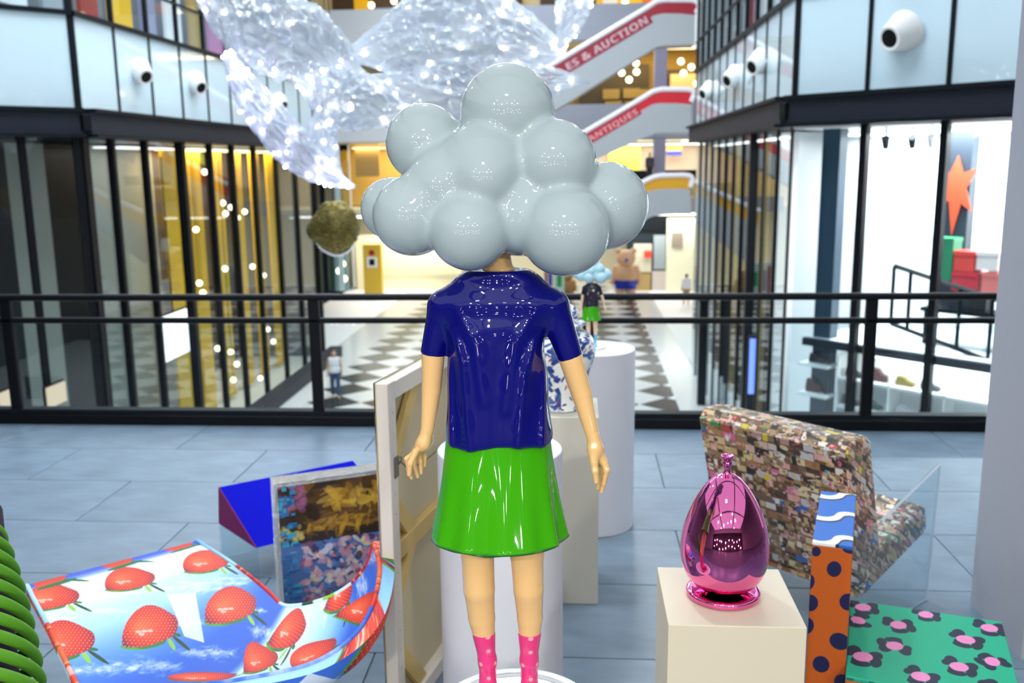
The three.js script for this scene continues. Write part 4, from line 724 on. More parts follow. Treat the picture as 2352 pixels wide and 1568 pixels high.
  let k = 0;
  for (const [a, y, row] of [[1.4, -2.475, 'top'], [1.95, -2.475, 'top'], [2.5, -2.475, 'top'], [3.0, -2.475, 'top'], [1.35, -3.075, 'lower'], [1.85, -3.075, 'lower'], [2.55, -3.075, 'lower'], [3.0, -3.075, 'lower'], [0.6, -2.275, 'corner'], [0.55, -2.925, 'corner']]) {
    const c = P(a, y, row === 'corner' ? 0.4 : 0.5), i = k++ % 8;
    const t = thing('shoe', `${sn[i]} shoe on the ${row === 'corner' ? (y > -2.5 ? 'upper' : 'lower') + ' corner board' : row + ' shelf'} in the right shop`, 'shoe', [c.x, c.y, c.z], RC.l.ry, 'shoes on the shop shelves');
    mesh('upper', put(extrude(prof.map(([x, yy]) => [x, yy * (i === 1 ? 1.5 : 1) + 0.025]), 0.1, 0.012), -0.18, 0, -0.05), std(sc[i], 0.5), t); mesh('sole', bx(0.36, 0.025, 0.11, 0, 0.012, 0.0), M.white, t);
  }
  // stair rail and boxes on the mezzanine
  const rl = thing('shop_railing', 'dark metal railing on the mezzanine inside the right shop', 'railing', [0, 0, 0]);
  const Q = (a, y) => P(a, y, 0.8);
  mesh('top_bar', merge([bar(Q(1.95, -0.12), Q(5.2, -0.9), 0.07), bar(Q(1.95, -1.3), Q(5.2, -2.08), 0.07)]), M.dark, rl);
  for (const a of [1.95, 2.3, 2.75, 3.3, 3.9, 4.6, 5.2]) mesh('baluster', bar(Q(a, -1.3 - (a - 1.95) * 0.24), Q(a, -0.12 - (a - 1.95) * 0.24), 0.06), M.dark, rl);
  for (let j = 0; j < 4; j++) { const a = 2.35 + j * 0.72, yy = (q) => -0.2 - (q - 1.95) * 0.24, g = [Q(a, yy(a)), Q(a + 0.36, yy(a + 0.36)), Q(a + 0.36, yy(a + 0.36) - 1.0), Q(a, yy(a) - 1.0)]; mesh('glass_pane', slab(g, 0.01, n), M.glass, rl); }
  const boxes = [[2.62, 0.0, 0.42, 0.8, C(0.02, 0.22, 0.1), 'tall green box at the left of the pile by the black panel'], [3.06, -0.02, 0.4, 0.36, C(0.7, 0.06, 0.05), 'bright red shoebox on the upper pile in the right shop'], [3.5, 0.02, 0.4, 0.32, C(0.75, 0.7, 0.68), 'white shoebox beside the bright red one'], [3.1, -0.42, 0.5, 0.34, C(0.62, 0.04, 0.06), 'wide dark red shoebox low in the pile'], [3.68, -0.4, 0.5, 0.36, C(0.75, 0.2, 0.18), 'pale red shoebox at the right of the pile'], [3.2, -0.82, 0.7, 0.28, C(0.02, 0.02, 0.025), 'black shoebox under the red boxes']];
  for (const [a, y, w, h, col, lb] of boxes) { const c = P(a, y, 1.6); const t = thing('shoebox', lb, 'box', [c.x, c.y, c.z], RC.l.ry, 'shoe boxes piled in the right shop'); mesh('box', bx(w, h, 0.4, 0, 0, 0), std(col, 0.5), t); mesh('lid', bx(w + 0.02, 0.08, 0.42, 0, h / 2, 0), std(col, 0.4), t); }
  const tb = P(3.2, -1.35, 1.6); const tbl = thing('display_table', 'dark table under the shoe boxes in the right shop', 'table', [tb.x, tb.y, tb.z], RC.l.ry); mesh('table_top', bx(1.8, 0.08, 0.6, 0, 0.34, 0), M.dark, tbl); for (const q of [-0.8, 0.8]) mesh('leg', bx(0.08, 0.7, 0.5, q, -0.02, 0), M.dark, tbl);
}
{
  const c = RC.at(3.4, 2.5, -1.7), e = RC.at(0.6, 2.5, -2.4), d = RC.at(4.2, -1.93, -0.35), f = RC.at(1.4, 2.5, -1.2);
  roomLight(c.x, 2.5, c.z, 3.4, 2.0, C(1, 1, 1), 34, 'bright white ceiling light in the middle of the right shop', RC.l.ry);
  roomLight(e.x, 2.5, e.z, 1.6, 1.6, C(1, 1, 1), 34, 'bright white ceiling light at the inner corner of the right shop', RC.l.ry);
  roomLight(d.x, -1.93, d.z, 5, 0.3, C(1, 0.98, 0.94), 18, 'strip light over the shoe shelves', RC.l.ry);
  roomLight(5.9, 8.7, -28, 0.8, 12, NEUTRAL, 4, 'long ceiling light on the upper floor of the right building');
  roomLight(5.0, 2.5, -29, 0.3, 12, NEUTRAL, 3, 'thin light behind the long right glazing');
}

// ---------------------------------------------------------------- far end: floors, shops, columns, escalators
{
  const s = struct('wall_far_floors', 'floor edges and shop fronts at the far end of the atrium');
  const Z = -57;
  for (const y of [4.35, 9.95]) { mesh('floor_edge', bx(10.5, 2.0, 0.5, -11.2, y, Z), std(C(0.8, 0.84, 0.88), 0.6), s, 'white floor edge'); mesh('floor_edge', bx(16.4, 2.0, 0.5, 2.25, y, Z), std(C(0.33, 0.37, 0.46), 0.6), s, 'blue-grey floor edge'); }
  for (const y of [3.4, 9.0, -0.8]) mesh('floor_deck', bx(27, 0.3, 6, -3, y, -60), M.cream, s);
  mesh('floor_edge', bx(11, 0.9, 0.4, 2.3, -0.55, Z), std(C(0.4, 0.38, 0.42), 0.6), s);
  const at = (x, y, z) => atZ(x, y, z);
  const rect = (name, px0, py0, px1, py1, z, th, mat, lbl) => { const a = at(px0, py0, z), b = at(px1, py1, z); return mesh(name, bx(Math.abs(b.x - a.x), Math.abs(a.y - b.y), th, (a.x + b.x) / 2, (a.y + b.y) / 2, z - th / 2), mat, s, lbl); };
  // upper shops
  rect('shop_back', 1240, -40, 1610, 110, -61, 0.2, M.darkwood); rect('shop_back', 1260, 100, 1610, 262, -60.8, 0.2, std(C(0.34, 0.2, 0.02), 0.6)); rect('shop_back', 1290, 318, 1610, 420, -60.6, 0.2, std(C(0.8, 0.62, 0.45), 0.6));
  rect('yellow_board', 1370, -10, 1475, 25, -60, 0.2, M.yellow); rect('white_board', 1385, -5, 1418, 18, -59.8, 0.1, M.wallWhite); rect('orange_board', 1475, -20, 1510, 12, -60, 0.2, std(C(0.8, 0.16, 0.02), 0.5));
  rect('dark_shelf', 1330, 150, 1490, 255, -60.2, 0.3, std(C(0.05, 0.035, 0.012), 0.6)); for (const [x, y] of [[1385, 205], [1432, 203], [1470, 205], [1390, 232], [1436, 232]]) rect('framed_panel', x, y, x + 38, y + 22, -59.9, 0.1, std(C(0.3, 0.2, 0.04), 0.5));
  rect('dark_doorway', 1532, 160, 1570, 205, -60.2, 0.2, M.darkwood); rect('counter_board', 1540, 170, 1600, 215, -59.9, 0.2, std(C(0.75, 0.55, 0.25), 0.6));
  rect('blue_sign', 1531, 347, 1566, 356, -59.6, 0.1, std(C(0.03, 0.05, 0.4), 0.5), 'blue sign'); rect('orange_sign', 1531, 335, 1566, 347, -59.6, 0.1, std(C(0.8, 0.4, 0.05), 0.5), 'orange sign');
  rect('counter', 1400, 392, 1600, 412, -59, 0.6, M.dark); rect('lime_screen', 1398, 335, 1470, 395, -59.8, 0.1, std(C(0.75, 0.85, 0.1), 0.4), 'lime and white display');
  rect('shop_back', 760, -40, 1200, 50, -61, 0.2, M.darkwood); rect('yellow_board', 812, -20, 848, 54, -60, 0.2, M.yellow); rect('blue_bar', 850, 18, 960, 26, -60, 0.2, std(C(0.1, 0.2, 0.4), 0.5));
  rect('planter', 880, 243, 930, 258, -57.5, 0.3, std(C(0.02, 0.08, 0.03), 0.6));
  // middle floor left
  rect('shop_back', 780, 325, 1000, 470, -60.5, 0.2, std(C(0.6, 0.42, 0.12), 0.6)); rect('tan_blind', 814, 330, 872, 405, -58.5, 0.15, M.tan, 'tan blind'); rect('white_fin', 800, 325, 812, 660, -57, 0.2, std(C(0.8, 0.8, 0.78), 0.5)); rect('dark_box', 780, 330, 800, 345, -58, 0.2, M.dark); rect('yellow_strip', 786, 345, 798, 370, -58, 0.2, M.yellow);
  // ground floor
  rect('shop_front', 815, 540, 1060, 668, -60, 0.3, std(C(0.85, 0.78, 0.5), 0.6), 'cream shop front'); rect('cream_band', 855, 618, 1060, 622, -59.7, 0.1, std(C(0.7, 0.6, 0.35), 0.6));
  rect('dark_shop_frame', 1440, 500, 1532, 672, -59.6, 0.3, std(C(0.01, 0.02, 0.03), 0.4), 'dark shop frame'); rect('shop_window', 1456, 560, 1496, 625, -59.2, 0.1, std(C(0.62, 0.6, 0.45), 0.5)); rect('wood_front', 1456, 628, 1494, 668, -59.2, 0.1, M.tan); rect('grey_front', 1498, 622, 1530, 668, -59.2, 0.1, std(C(0.55, 0.5, 0.48), 0.6)); rect('shop_window', 1502, 540, 1528, 618, -59.2, 0.1, std(C(0.3, 0.36, 0.4), 0.5));
  rect('red_disc_board', 1480, 576, 1496, 592, -59, 0.1, std(C(0.8, 0.06, 0.03), 0.5));
  rect('cream_pillar', 1534, 503, 1592, 676, -58.6, 0.8, std(C(0.85, 0.86, 0.62), 0.6), 'cream pillar'); rect('framed_print', 1543, 534, 1568, 568, -58.5, 0.06, std(C(0.3, 0.26, 0.2), 0.5), 'framed print'); rect('dark_header', 1430, 470, 1530, 530, -59.4, 0.3, M.dark);
  for (const [px0, px1, py0, py1, z] of [[1505, 1531, 105, 212, -56.5], [1502, 1528, 318, 400, -56.5]]) rect('column', px0, py0, px1, py1, z, 0.9, M.lavender, 'lavender column');
  // glazed lift shaft at the left
  rect('lift_glass', 742, 400, 812, 668, -48, 0.05, M.glass); rect('lift_post', 740, 330, 746, 668, -48, 0.15, M.dark); rect('lift_post', 776, 330, 780, 668, -48, 0.1, std(C(0.6, 0.7, 0.68), 0.4)); rect('lift_core', 735, 470, 800, 668, -52, 0.2, std(C(0.3, 0.42, 0.42), 0.5)); rect('lift_core', 720, 580, 770, 668, -51, 0.2, std(C(0.01, 0.05, 0.04), 0.5));
  // white wall at the end of the long right facade, and far right slab
  rect('white_wall', 1598, 30, 1680, 110, -46, 0.2, std(C(0.85, 0.87, 0.9), 0.6));
}
// downlights in the far shops
for (const [x, y, z, where] of [[1461, 145, -59, 'topmost of the four left of the lavender column'], [1428, 167, -59, 'leftmost of the four left of the lavender column'], [1462, 165, -59, 'right-hand one of the four left of the lavender column'], [1445, 183, -59, 'lowest of the four left of the lavender column'], [1564, 141, -59, 'topmost of the four right of the lavender column'], [1588, 154, -59, 'second of the four right of the lavender column'], [1570, 168, -59, 'third of the four right of the lavender column'], [1600, 192, -59, 'lowest of the four right of the lavender column'], [1573, 322, -59, 'over the cream counter of the middle floor'],
  [1436, 3, -59, 'upper of two by the yellow board on the top floor'], [1442, 18, -59, 'lower of two by the yellow board on the top floor'], [1616, 1, -55, 'left of two above the end of the right facade'], [1634, 6, -55, 'right of two above the end of the right facade'], [853, 12, -59, 'beside the upper yellow board behind the plastic sculpture'], [888, 40, -59, 'under the blue bar behind the plastic sculpture'], [905, 2, -59, 'above the blue bar behind the plastic sculpture'], [786, 606, -50, 'highest of three by the glass lift'], [790, 640, -50, 'lowest of three by the glass lift'], [780, 622, -50, 'middle one of three by the glass lift']]) {
  const p = atZ(x, y, z), o = thing('downlight', 'small far lamp, ' + where, 'ceiling light', [p.x, p.y, p.z], 0, 'small downlights at the far end');
  mesh('lamp', new THREE.SphereGeometry(0.19, 16, 10), glow(C(1, 0.85, 0.55), 5), o);
}
roomLight(4, 8.6, -58.5, 7, 1.2, WARM, 9, 'warm ceiling light in the yellow shop at the far end');
roomLight(4.2, 3.0, -58.8, 7, 1.2, NEUTRAL, 9, 'ceiling light over the middle floor at the far end');
roomLight(-9, 3.0, -58.8, 10, 1.2, WARM, 8, 'warm ceiling light over the middle floor at the far left');
roomLight(4, 15.2, -59, 7, 1.2, WARM, 9, 'warm ceiling light in the top floor shop at the far end');
roomLight(-10, 15.2, -59, 8, 1.2, WARM, 7, 'warm ceiling light in the top floor shop at the far left');
roomLight(-9, -1.2, -58, 10, 1.6, NEUTRAL, 9, 'ceiling light at the ground floor far left');
roomLight(4, -1.2, -58, 7, 1.6, NEUTRAL, 9, 'ceiling light at the ground floor far right');

const bandTex = (txt, bg, fg, w = 1024) => canvasTex(w, 128, (c) => { c.fillStyle = bg; c.fillRect(0, 0, w, 128); c.fillStyle = fg; c.font = 'bold 104px sans-serif'; c.textBaseline = 'middle'; c.textAlign = 'right'; c.save(); c.translate(w - 20, 68); c.scale(1, 1); c.fillText(txt, 0, 0); c.restore(); });
function escalator(label, Z, top, low, bot, bandMat, textMat, ts) {          // three pixel polylines give its outline in the plane Z
  const q = (l) => l.map(([x, y]) => atZ(x, y, Z));
  const T = q(top), Lo = q(low), B = q(bot), o = thing('escalator', label, 'escalator', [0, 0, Z]);
  const poly = (pts, d, z, bev = 0) => { const g = extrude(pts.map((p) => [p.x, p.y]), d, bev); g.translate(0, 0, z); return g; };
  mesh('side_cladding', poly([...Lo, ...B.slice().reverse()], 1.6, -1.6), std(C(0.39, 0.43, 0.47), 0.45), o, 'pale grey side cladding');
  mesh('balustrade', poly([...T, ...Lo.slice().reverse()], 0.08, -0.1), bandMat, o);
  mesh('balustrade', poly([...T, ...Lo.slice().reverse()], 0.08, -1.5), bandMat, o);
  mesh('handrail', new THREE.TubeGeometry(new THREE.CatmullRomCurve3(T.map((p) => V(p.x, p.y + 0.04, -0.05)), false, 'catmullrom', 0.1), 80, 0.13, 10, false), std(C(0.85, 0.84, 0.92), 0.3), o, 'white handrail');
  if (textMat) {
    const a = T[ts[0]].clone().lerp(T[ts[1]], ts[2]), b = T[ts[0]].clone().lerp(T[ts[1]], ts[3]), d = b.clone().sub(a).setZ(0), h = ts[4];
    const dn = V(d.y, -d.x, 0).normalize().multiplyScalar(h);
    const lo = ts[5], p = [a.clone().addScaledVector(dn, lo), b.clone().addScaledVector(dn, lo), b.clone().addScaledVector(dn, 1), a.clone().addScaledVector(dn, 1)].map((k) => k.setZ(0));
    const g = new THREE.BufferGeometry(); g.setAttribute('position', new THREE.Float32BufferAttribute([3, 2, 1, 0].flatMap((i) => [p[i].x, p[i].y, 0.02]), 3)); g.setAttribute('uv', new THREE.Float32BufferAttribute([0, 0, 1, 0, 1, 1, 0, 1], 2)); g.setIndex([0, 1, 2, 0, 2, 3]); g.computeVertexNormals();
    mesh('lettering', g, textMat, o, 'pale capital letters on red');
  }
}
escalator('highest escalator with dark red side lettered S & AUCTION', -48, [[1100, 252], [1286, 140], [1487, 19], [1506, 6], [1525, 2], [1590, 2], [1604, 8], [1606, 18], [1599, 32]], [[1105, 285], [1312, 160], [1484, 50], [1500, 36], [1520, 31], [1560, 31], [1580, 33], [1590, 34], [1598, 34]], [[1105, 352], [1277, 252], [1500, 112], [1510, 107], [1530, 104], [1560, 103], [1580, 102], [1590, 102], [1597, 102]], M.red, std(0xffffff, 0.4, 0, { map: bandTex('ES & AUCTION', '#8f0f2e', '#c9aeb6', 740) }), [1, 2, 0.0, 0.985, 0.72, 0.16]);
escalator('middle escalator with bright red side lettered ANTIQUES', -47.5, [[1150, 420], [1347, 303], [1474, 228], [1500, 212], [1520, 207], [1575, 207], [1590, 209], [1595, 216], [1588, 236]], [[1155, 448], [1359, 324], [1468, 256], [1500, 239], [1515, 237], [1550, 237], [1570, 238], [1580, 239], [1587, 240]], [[1180, 480], [1378, 362], [1480, 316], [1506, 306], [1525, 305], [1550, 305], [1570, 305], [1580, 305], [1590, 305]], std(C(0.62, 0.012, 0.03), 0.35), std(0xffffff, 0.4, 0, { map: bandTex('ANTIQUES', '#b3162c', '#dda0a8', 720) }), [0, 2, 0.475, 0.96, 0.6, 0.2]);
escalator('lowest escalator with mustard yellow side beside the glass facade', -47, [[1330, 490], [1440, 440], [1481, 418], [1500, 409], [1520, 405], [1570, 404], [1586, 406], [1591, 414], [1586, 432]], [[1335, 520], [1445, 462], [1484, 441], [1502, 436], [1520, 434], [1550, 433], [1568, 433], [1578, 434], [1584, 435]], [[1360, 600], [1450, 530], [1490, 500], [1506, 495], [1525, 493], [1550, 492], [1570, 492], [1580, 492], [1588, 492]], std(C(0.68, 0.36, 0.02), 0.4), null);

// ---------------------------------------------------------------- people, bears and stands on the lower floor
function personGeo(h, stride) {                                // continuous body: legs, trunk, arms, neck, head
  const k = h / 1.7, p = (x, y, z) => V(x * k, y * k, z * k), c = (a, b, r0, r1) => cone(a, b, r0 * k, r1 * k);
  const fs = [c(p(0.09, 0.88, 0), p(0.1, 0.48, stride * 0.4), 0.088, 0.06), c(p(0.1, 0.48, stride * 0.4), p(0.1, 0.08, stride * 0.9), 0.06, 0.04), c(p(0.1, 0.05, stride * 0.9), p(0.11, 0.03, stride * 0.9 + 0.14), 0.04, 0.03),
    c(p(-0.09, 0.88, 0), p(-0.1, 0.48, -stride * 0.4), 0.088, 0.06), c(p(-0.1, 0.48, -stride * 0.4), p(-0.1, 0.08, -stride * 0.9), 0.06, 0.04), c(p(-0.1, 0.05, -stride * 0.9), p(-0.11, 0.03, -stride * 0.9 + 0.14), 0.04, 0.03),
    ell(p(0, 1.0, 0), 0.17 * k, 0.16 * k, 0.12 * k), ell(p(0, 1.24, 0), 0.17 * k, 0.24 * k, 0.11 * k), c(p(-0.15, 1.39, 0), p(0.15, 1.39, 0), 0.06, 0.06), c(p(0, 1.4, 0), p(0, 1.52, 0.01), 0.05, 0.048),
    c(p(0.19, 1.38, 0), p(0.235, 1.1, -0.02), 0.048, 0.038), c(p(0.235, 1.1, -0.02), p(0.24, 0.86, 0.05), 0.036, 0.028), c(p(0.24, 0.86, 0.05), p(0.24, 0.78, 0.06), 0.034, 0.02),
    c(p(-0.19, 1.38, 0), p(-0.235, 1.1, -0.02), 0.048, 0.038), c(p(-0.235, 1.1, -0.02), p(-0.24, 0.86, 0.05), 0.036, 0.028), c(p(-0.24, 0.86, 0.05), p(-0.24, 0.78, 0.06), 0.034, 0.02)];
  const head = [ell(p(0, 1.6, 0.01), 0.078 * k, 0.108 * k, 0.092 * k), c(p(0, 1.59, 0.09), p(0, 1.575, 0.115), 0.014, 0.016), ell(p(0.08, 1.59, 0), 0.012 * k, 0.03 * k, 0.02 * k), ell(p(-0.08, 1.59, 0), 0.012 * k, 0.03 * k, 0.02 * k)];
  return union([union(fs, 0.03 * k), ...head], 0.02 * k);
}
function person(label, pos, turn, h, top, bottom, hair, longHair, shorts) {
  const t = thing('person', label, 'person', pos, turn), k = h / 1.7, f = personGeo(h, 0.12), lo = V(-0.34 * k, -0.02, -0.3 * k), hi = V(0.34 * k, 1.75 * k, 0.34 * k);
  mesh('body', nets(f, lo, hi, 0.022), std(C(0.6, 0.36, 0.24), 0.6), t);
  const shell = (d, y0, y1, cut) => (x, y, z) => Math.max(f(x, y, z) - d, y0 * k - y, y - y1 * k, cut ? Math.abs(x) - cut * k : -1);
  mesh('shirt', nets(shell(0.016, 0.9, 1.46, longHair ? 0.185 : 0.25), lo, hi, 0.02), top, t); mesh('trousers', nets(shell(0.014, shorts ? 0.5 : 0.1, 0.98, 0.21), lo, hi, 0.02), bottom, t);
  const hf = union([ell(V(0, 1.635 * k, -0.012 * k), 0.088 * k, 0.09 * k, 0.098 * k), ...(longHair ? [cone(V(0, 1.6 * k, -0.05 * k), V(0, 1.42 * k, -0.07 * k), 0.08 * k, 0.06 * k)] : [])], 0.02);
  mesh('hair', nets((x, y, z) => Math.max(hf(x, y, z), longHair ? 1.4 * k - y : 1.57 * k - y, z - 0.075 * k), lo, hi, 0.018), hair, t);
}
person('person in a white sleeveless top and blue jeans walking on the lower floor', [-8.5, FY, -31.4], 0.3, 1.68, std(C(0.75, 0.76, 0.8), 0.7), std(C(0.03, 0.07, 0.16), 0.8), std(C(0.12, 0.06, 0.03), 0.6), true);
person('person with dark hair in a white shirt walking away near the cream pillar', [6.05, FY, -53], 3.3, 1.75, std(C(0.8, 0.8, 0.84), 0.7), std(C(0.35, 0.25, 0.14), 0.8), std(C(0.02, 0.015, 0.012), 0.6), false, true);
{ const p = atZ(1492, 397, -56); person('person in dark clothes standing at the middle floor counter', [p.x, p.y - 0.55, -56], 0, 1.7, std(C(0.06, 0.06, 0.08), 0.7), std(C(0.03, 0.03, 0.04), 0.8), std(C(0.02, 0.015, 0.012), 0.6), false); }
function bear(label, pos, h, fur, nose, shorts) {
  const t = thing('bear_statue', label, 'sculpture', pos), k = h / 3, p = (x, y, z) => V(x * k, y * k, z * k);
  const f = union([ell(p(0, 1.35, 0), 0.62 * k, 0.7 * k, 0.5 * k), cone(p(0.3, 0.8, 0), p(0.34, 0.12, 0.02), 0.26 * k, 0.2 * k), cone(p(-0.3, 0.8, 0), p(-0.34, 0.12, 0.02), 0.26 * k, 0.2 * k), ell(p(0.34, 0.1, 0.12), 0.22 * k, 0.1 * k, 0.3 * k), ell(p(-0.34, 0.1, 0.12), 0.22 * k, 0.1 * k, 0.3 * k),
    cone(p(0.55, 1.75, 0), p(0.72, 1.0, 0.1), 0.17 * k, 0.14 * k), cone(p(-0.55, 1.75, 0), p(-0.72, 1.0, 0.1), 0.17 * k, 0.14 * k), ell(p(0, 2.3, 0.03), 0.52 * k, 0.44 * k, 0.44 * k), ell(p(0, 2.18, 0.38), 0.24 * k, 0.19 * k, 0.18 * k), ball(p(0.4, 2.68, 0), 0.17 * k), ball(p(-0.4, 2.68, 0), 0.17 * k)], 0.1 * k);
  const lo = p(-1.05, -0.02, -0.7), hi = p(1.05, 2.95, 0.75);
  mesh('body', nets((x, y, z) => Math.max(f(x, y, z), -y), lo, hi, 0.055 * k), fur, t);
  if (nose) mesh('nose', put(new THREE.SphereGeometry(0.1 * k, 16, 12), 0, 2.24 * k, 0.57 * k), nose, t);
  if (shorts) mesh('shorts', nets((x, y, z) => Math.max(f(x, y, z) - 0.03 * k, 0.62 * k - y, y - 1.12 * k, Math.abs(x) - 0.62 * k), lo, hi, 0.05 * k), shorts, t);
}
bear('tall peach bear statue with a blue nose and blue shorts near the far shops', [2.75, FY, -55], 3.25, std(C(0.75, 0.45, 0.26), 0.5), lacquer(C(0.02, 0.04, 0.5)), lacquer(C(0.01, 0.03, 0.5)));
bear('brown bear statue half hidden behind the figure\'s shoulder', [-0.65, FY, -55], 1.9, std(C(0.35, 0.18, 0.06), 0.6), null, null);
{
  const stand = (name, label, cat, px0, py0, px1, py1, z, parts) => { const a = atZ(px0, py1, z), b = atZ(px1, py0, z); const y0 = FY, w = b.x - a.x, h = b.y - y0, t = thing(name, label, cat, [(a.x + b.x) / 2, y0, z]); parts(t, w, h); };
  stand('sign_pillar', 'yellow information pillar with a red and white notice by the cream shop', 'sign', 838, 560, 876, 655, -57, (t, w, h) => { mesh('board', rb(w, h, 0.5, 0.03, 0, h / 2, 0), std(C(0.62, 0.4, 0.03), 0.5), t); mesh('notice', bx(w * 0.55, h * 0.2, 0.04, 0, h * 0.66, 0.27), M.wallWhite, t); mesh('emblem', put(new THREE.CylinderGeometry(w * 0.16, w * 0.16, 0.03, 24).rotateX(Math.PI / 2), 0, h * 0.84, 0.27), M.red, t, 'red round emblem'); mesh('picture', bx(w * 0.3, h * 0.12, 0.02, 0, h * 0.66, 0.3), M.dark, t); });
  stand('display_case', 'white and red display case beside the green one behind the figure', 'display case', 1250, 602, 1272, 660, -54, (t, w, h) => { mesh('cabinet', rb(w, h, 0.6, 0.04, 0, h / 2, 0), M.wallWhite, t); mesh('side_panel', bx(w * 0.25, h * 0.8, 0.05, -w * 0.3, h / 2, 0.31), M.red, t); mesh('front_panel', bx(w * 0.4, h * 0.5, 0.05, w * 0.15, h * 0.55, 0.31), std(C(0.03, 0.06, 0.4), 0.5), t); });
  stand('display_case', 'white and green display case behind the figure\'s shoulder', 'display case', 1274, 604, 1296, 660, -54, (t, w, h) => { mesh('cabinet', rb(w, h, 0.6, 0.04, 0, h / 2, 0), std(C(0.5, 0.72, 0.66), 0.5), t); mesh('front_panel', bx(w * 0.5, h * 0.35, 0.05, 0, h * 0.6, 0.31), std(C(0.02, 0.3, 0.08), 0.5), t); });
  stand('pylon', 'dark steel pylon at the foot of the right facade', 'pylon', 1601, 690, 1626, 930, -30.7, (t, w, h) => { mesh('shaft', rb(w, h, 0.3, 0.02, 0, h / 2, 0), M.dark, t); mesh('cap', bx(w + 0.06, 0.06, 0.36, 0, h, 0), M.dark, t); });
  stand('information_screen', 'upright blue glowing screen behind the right facade glass', 'screen', 1717, 770, 1738, 900, -23.9, (t, w, h) => { mesh('casing', rb(w + 0.06, h, 0.14, 0.02, 0, h / 2, 0), M.dark, t); mesh('screen', bx(w, h * 0.4, 0.02, 0, h * 0.78, 0.08), glow(C(0.15, 0.25, 1), 2.2), t, 'blue glowing screen'); });
  { const c = atX(405, 768, -11.5); const t = thing('light_box', 'blank bright white light box behind the left facade glass', 'sign', [c.x, c.y, c.z]); mesh('screen', bx(0.08, 1.25, 1.9, 0, 0, 0), glow(C(1, 1, 1), 2.6), t, 'glowing white face'); mesh('casing', bx(0.06, 1.35, 2.0, -0.06, 0, 0), M.dark, t); mesh('hanger_rod', rod(V(-0.05, 0.6, 0), V(-0.05, 5, 0), 0.02), M.dark, t); }
  for (const [px0, px1, py0, py1, lb] of [[2, 33, 890, 940, 'small white lit sign at the far left of the lower floor'], [112, 147, 875, 938, 'small cream lit sign with stripes on the lower left']]) { const a = atX(px0, py1, -11.4), b = atX(px1, py0, -11.4), t = thing('lit_sign', lb, 'sign', [-11.4, (a.y + b.y) / 2, (a.z + b.z) / 2]); mesh('screen', bx(0.06, Math.abs(b.y - a.y), Math.abs(a.z - b.z), 0, 0, 0), glow(C(1, 0.85, 0.62), 0.8), t, 'lit face'); mesh('casing', bx(0.05, Math.abs(b.y - a.y) + 0.08, Math.abs(a.z - b.z) + 0.08, -0.05, 0, 0), M.dark, t); }
}
// warm pendant lamps seen through the left glazing
{
  const spots = [[470, 395], [518, 490], [512, 466], [562, 486], [546, 500], [530, 476], [450, 527], [517, 617], [580, 612], [606, 632], [458, 650], [466, 672], [615, 756], [628, 784], [530, 808], [544, 836], [536, 872], [598, 868], [660, 840], [500, 800]], ord = ['first', 'second', 'third', 'fourth', 'fifth', 'sixth', 'seventh', 'eighth', 'ninth'];
  const level = ([, y]) => y < 560 ? 0 : y < 700 ? 1 : 2;
  for (const q of spots) {
    const lv = level(q), rank = spots.filter((o) => level(o) === lv && o[0] < q[0]).length, p = atX(q[0], q[1], -11.6 + 0.06 * (rank % 4));
    const t = thing('pendant_lamp', `small round warm lamp in the left shop, ${ord[rank]} from the left of the ${['high', 'middle', 'low'][lv]} ones`, 'lamp', [p.x, p.y, p.z], 0, 'small warm lamps in the left shop');
    mesh('bulb', new THREE.SphereGeometry(0.09, 12, 8), glow(C(1, 0.85, 0.55), 6), t); mesh('cord', rod(V(0, 0.05, 0), V(0, 2.5 - p.y, 0), 0.008, 5), M.dark, t);
  }
}

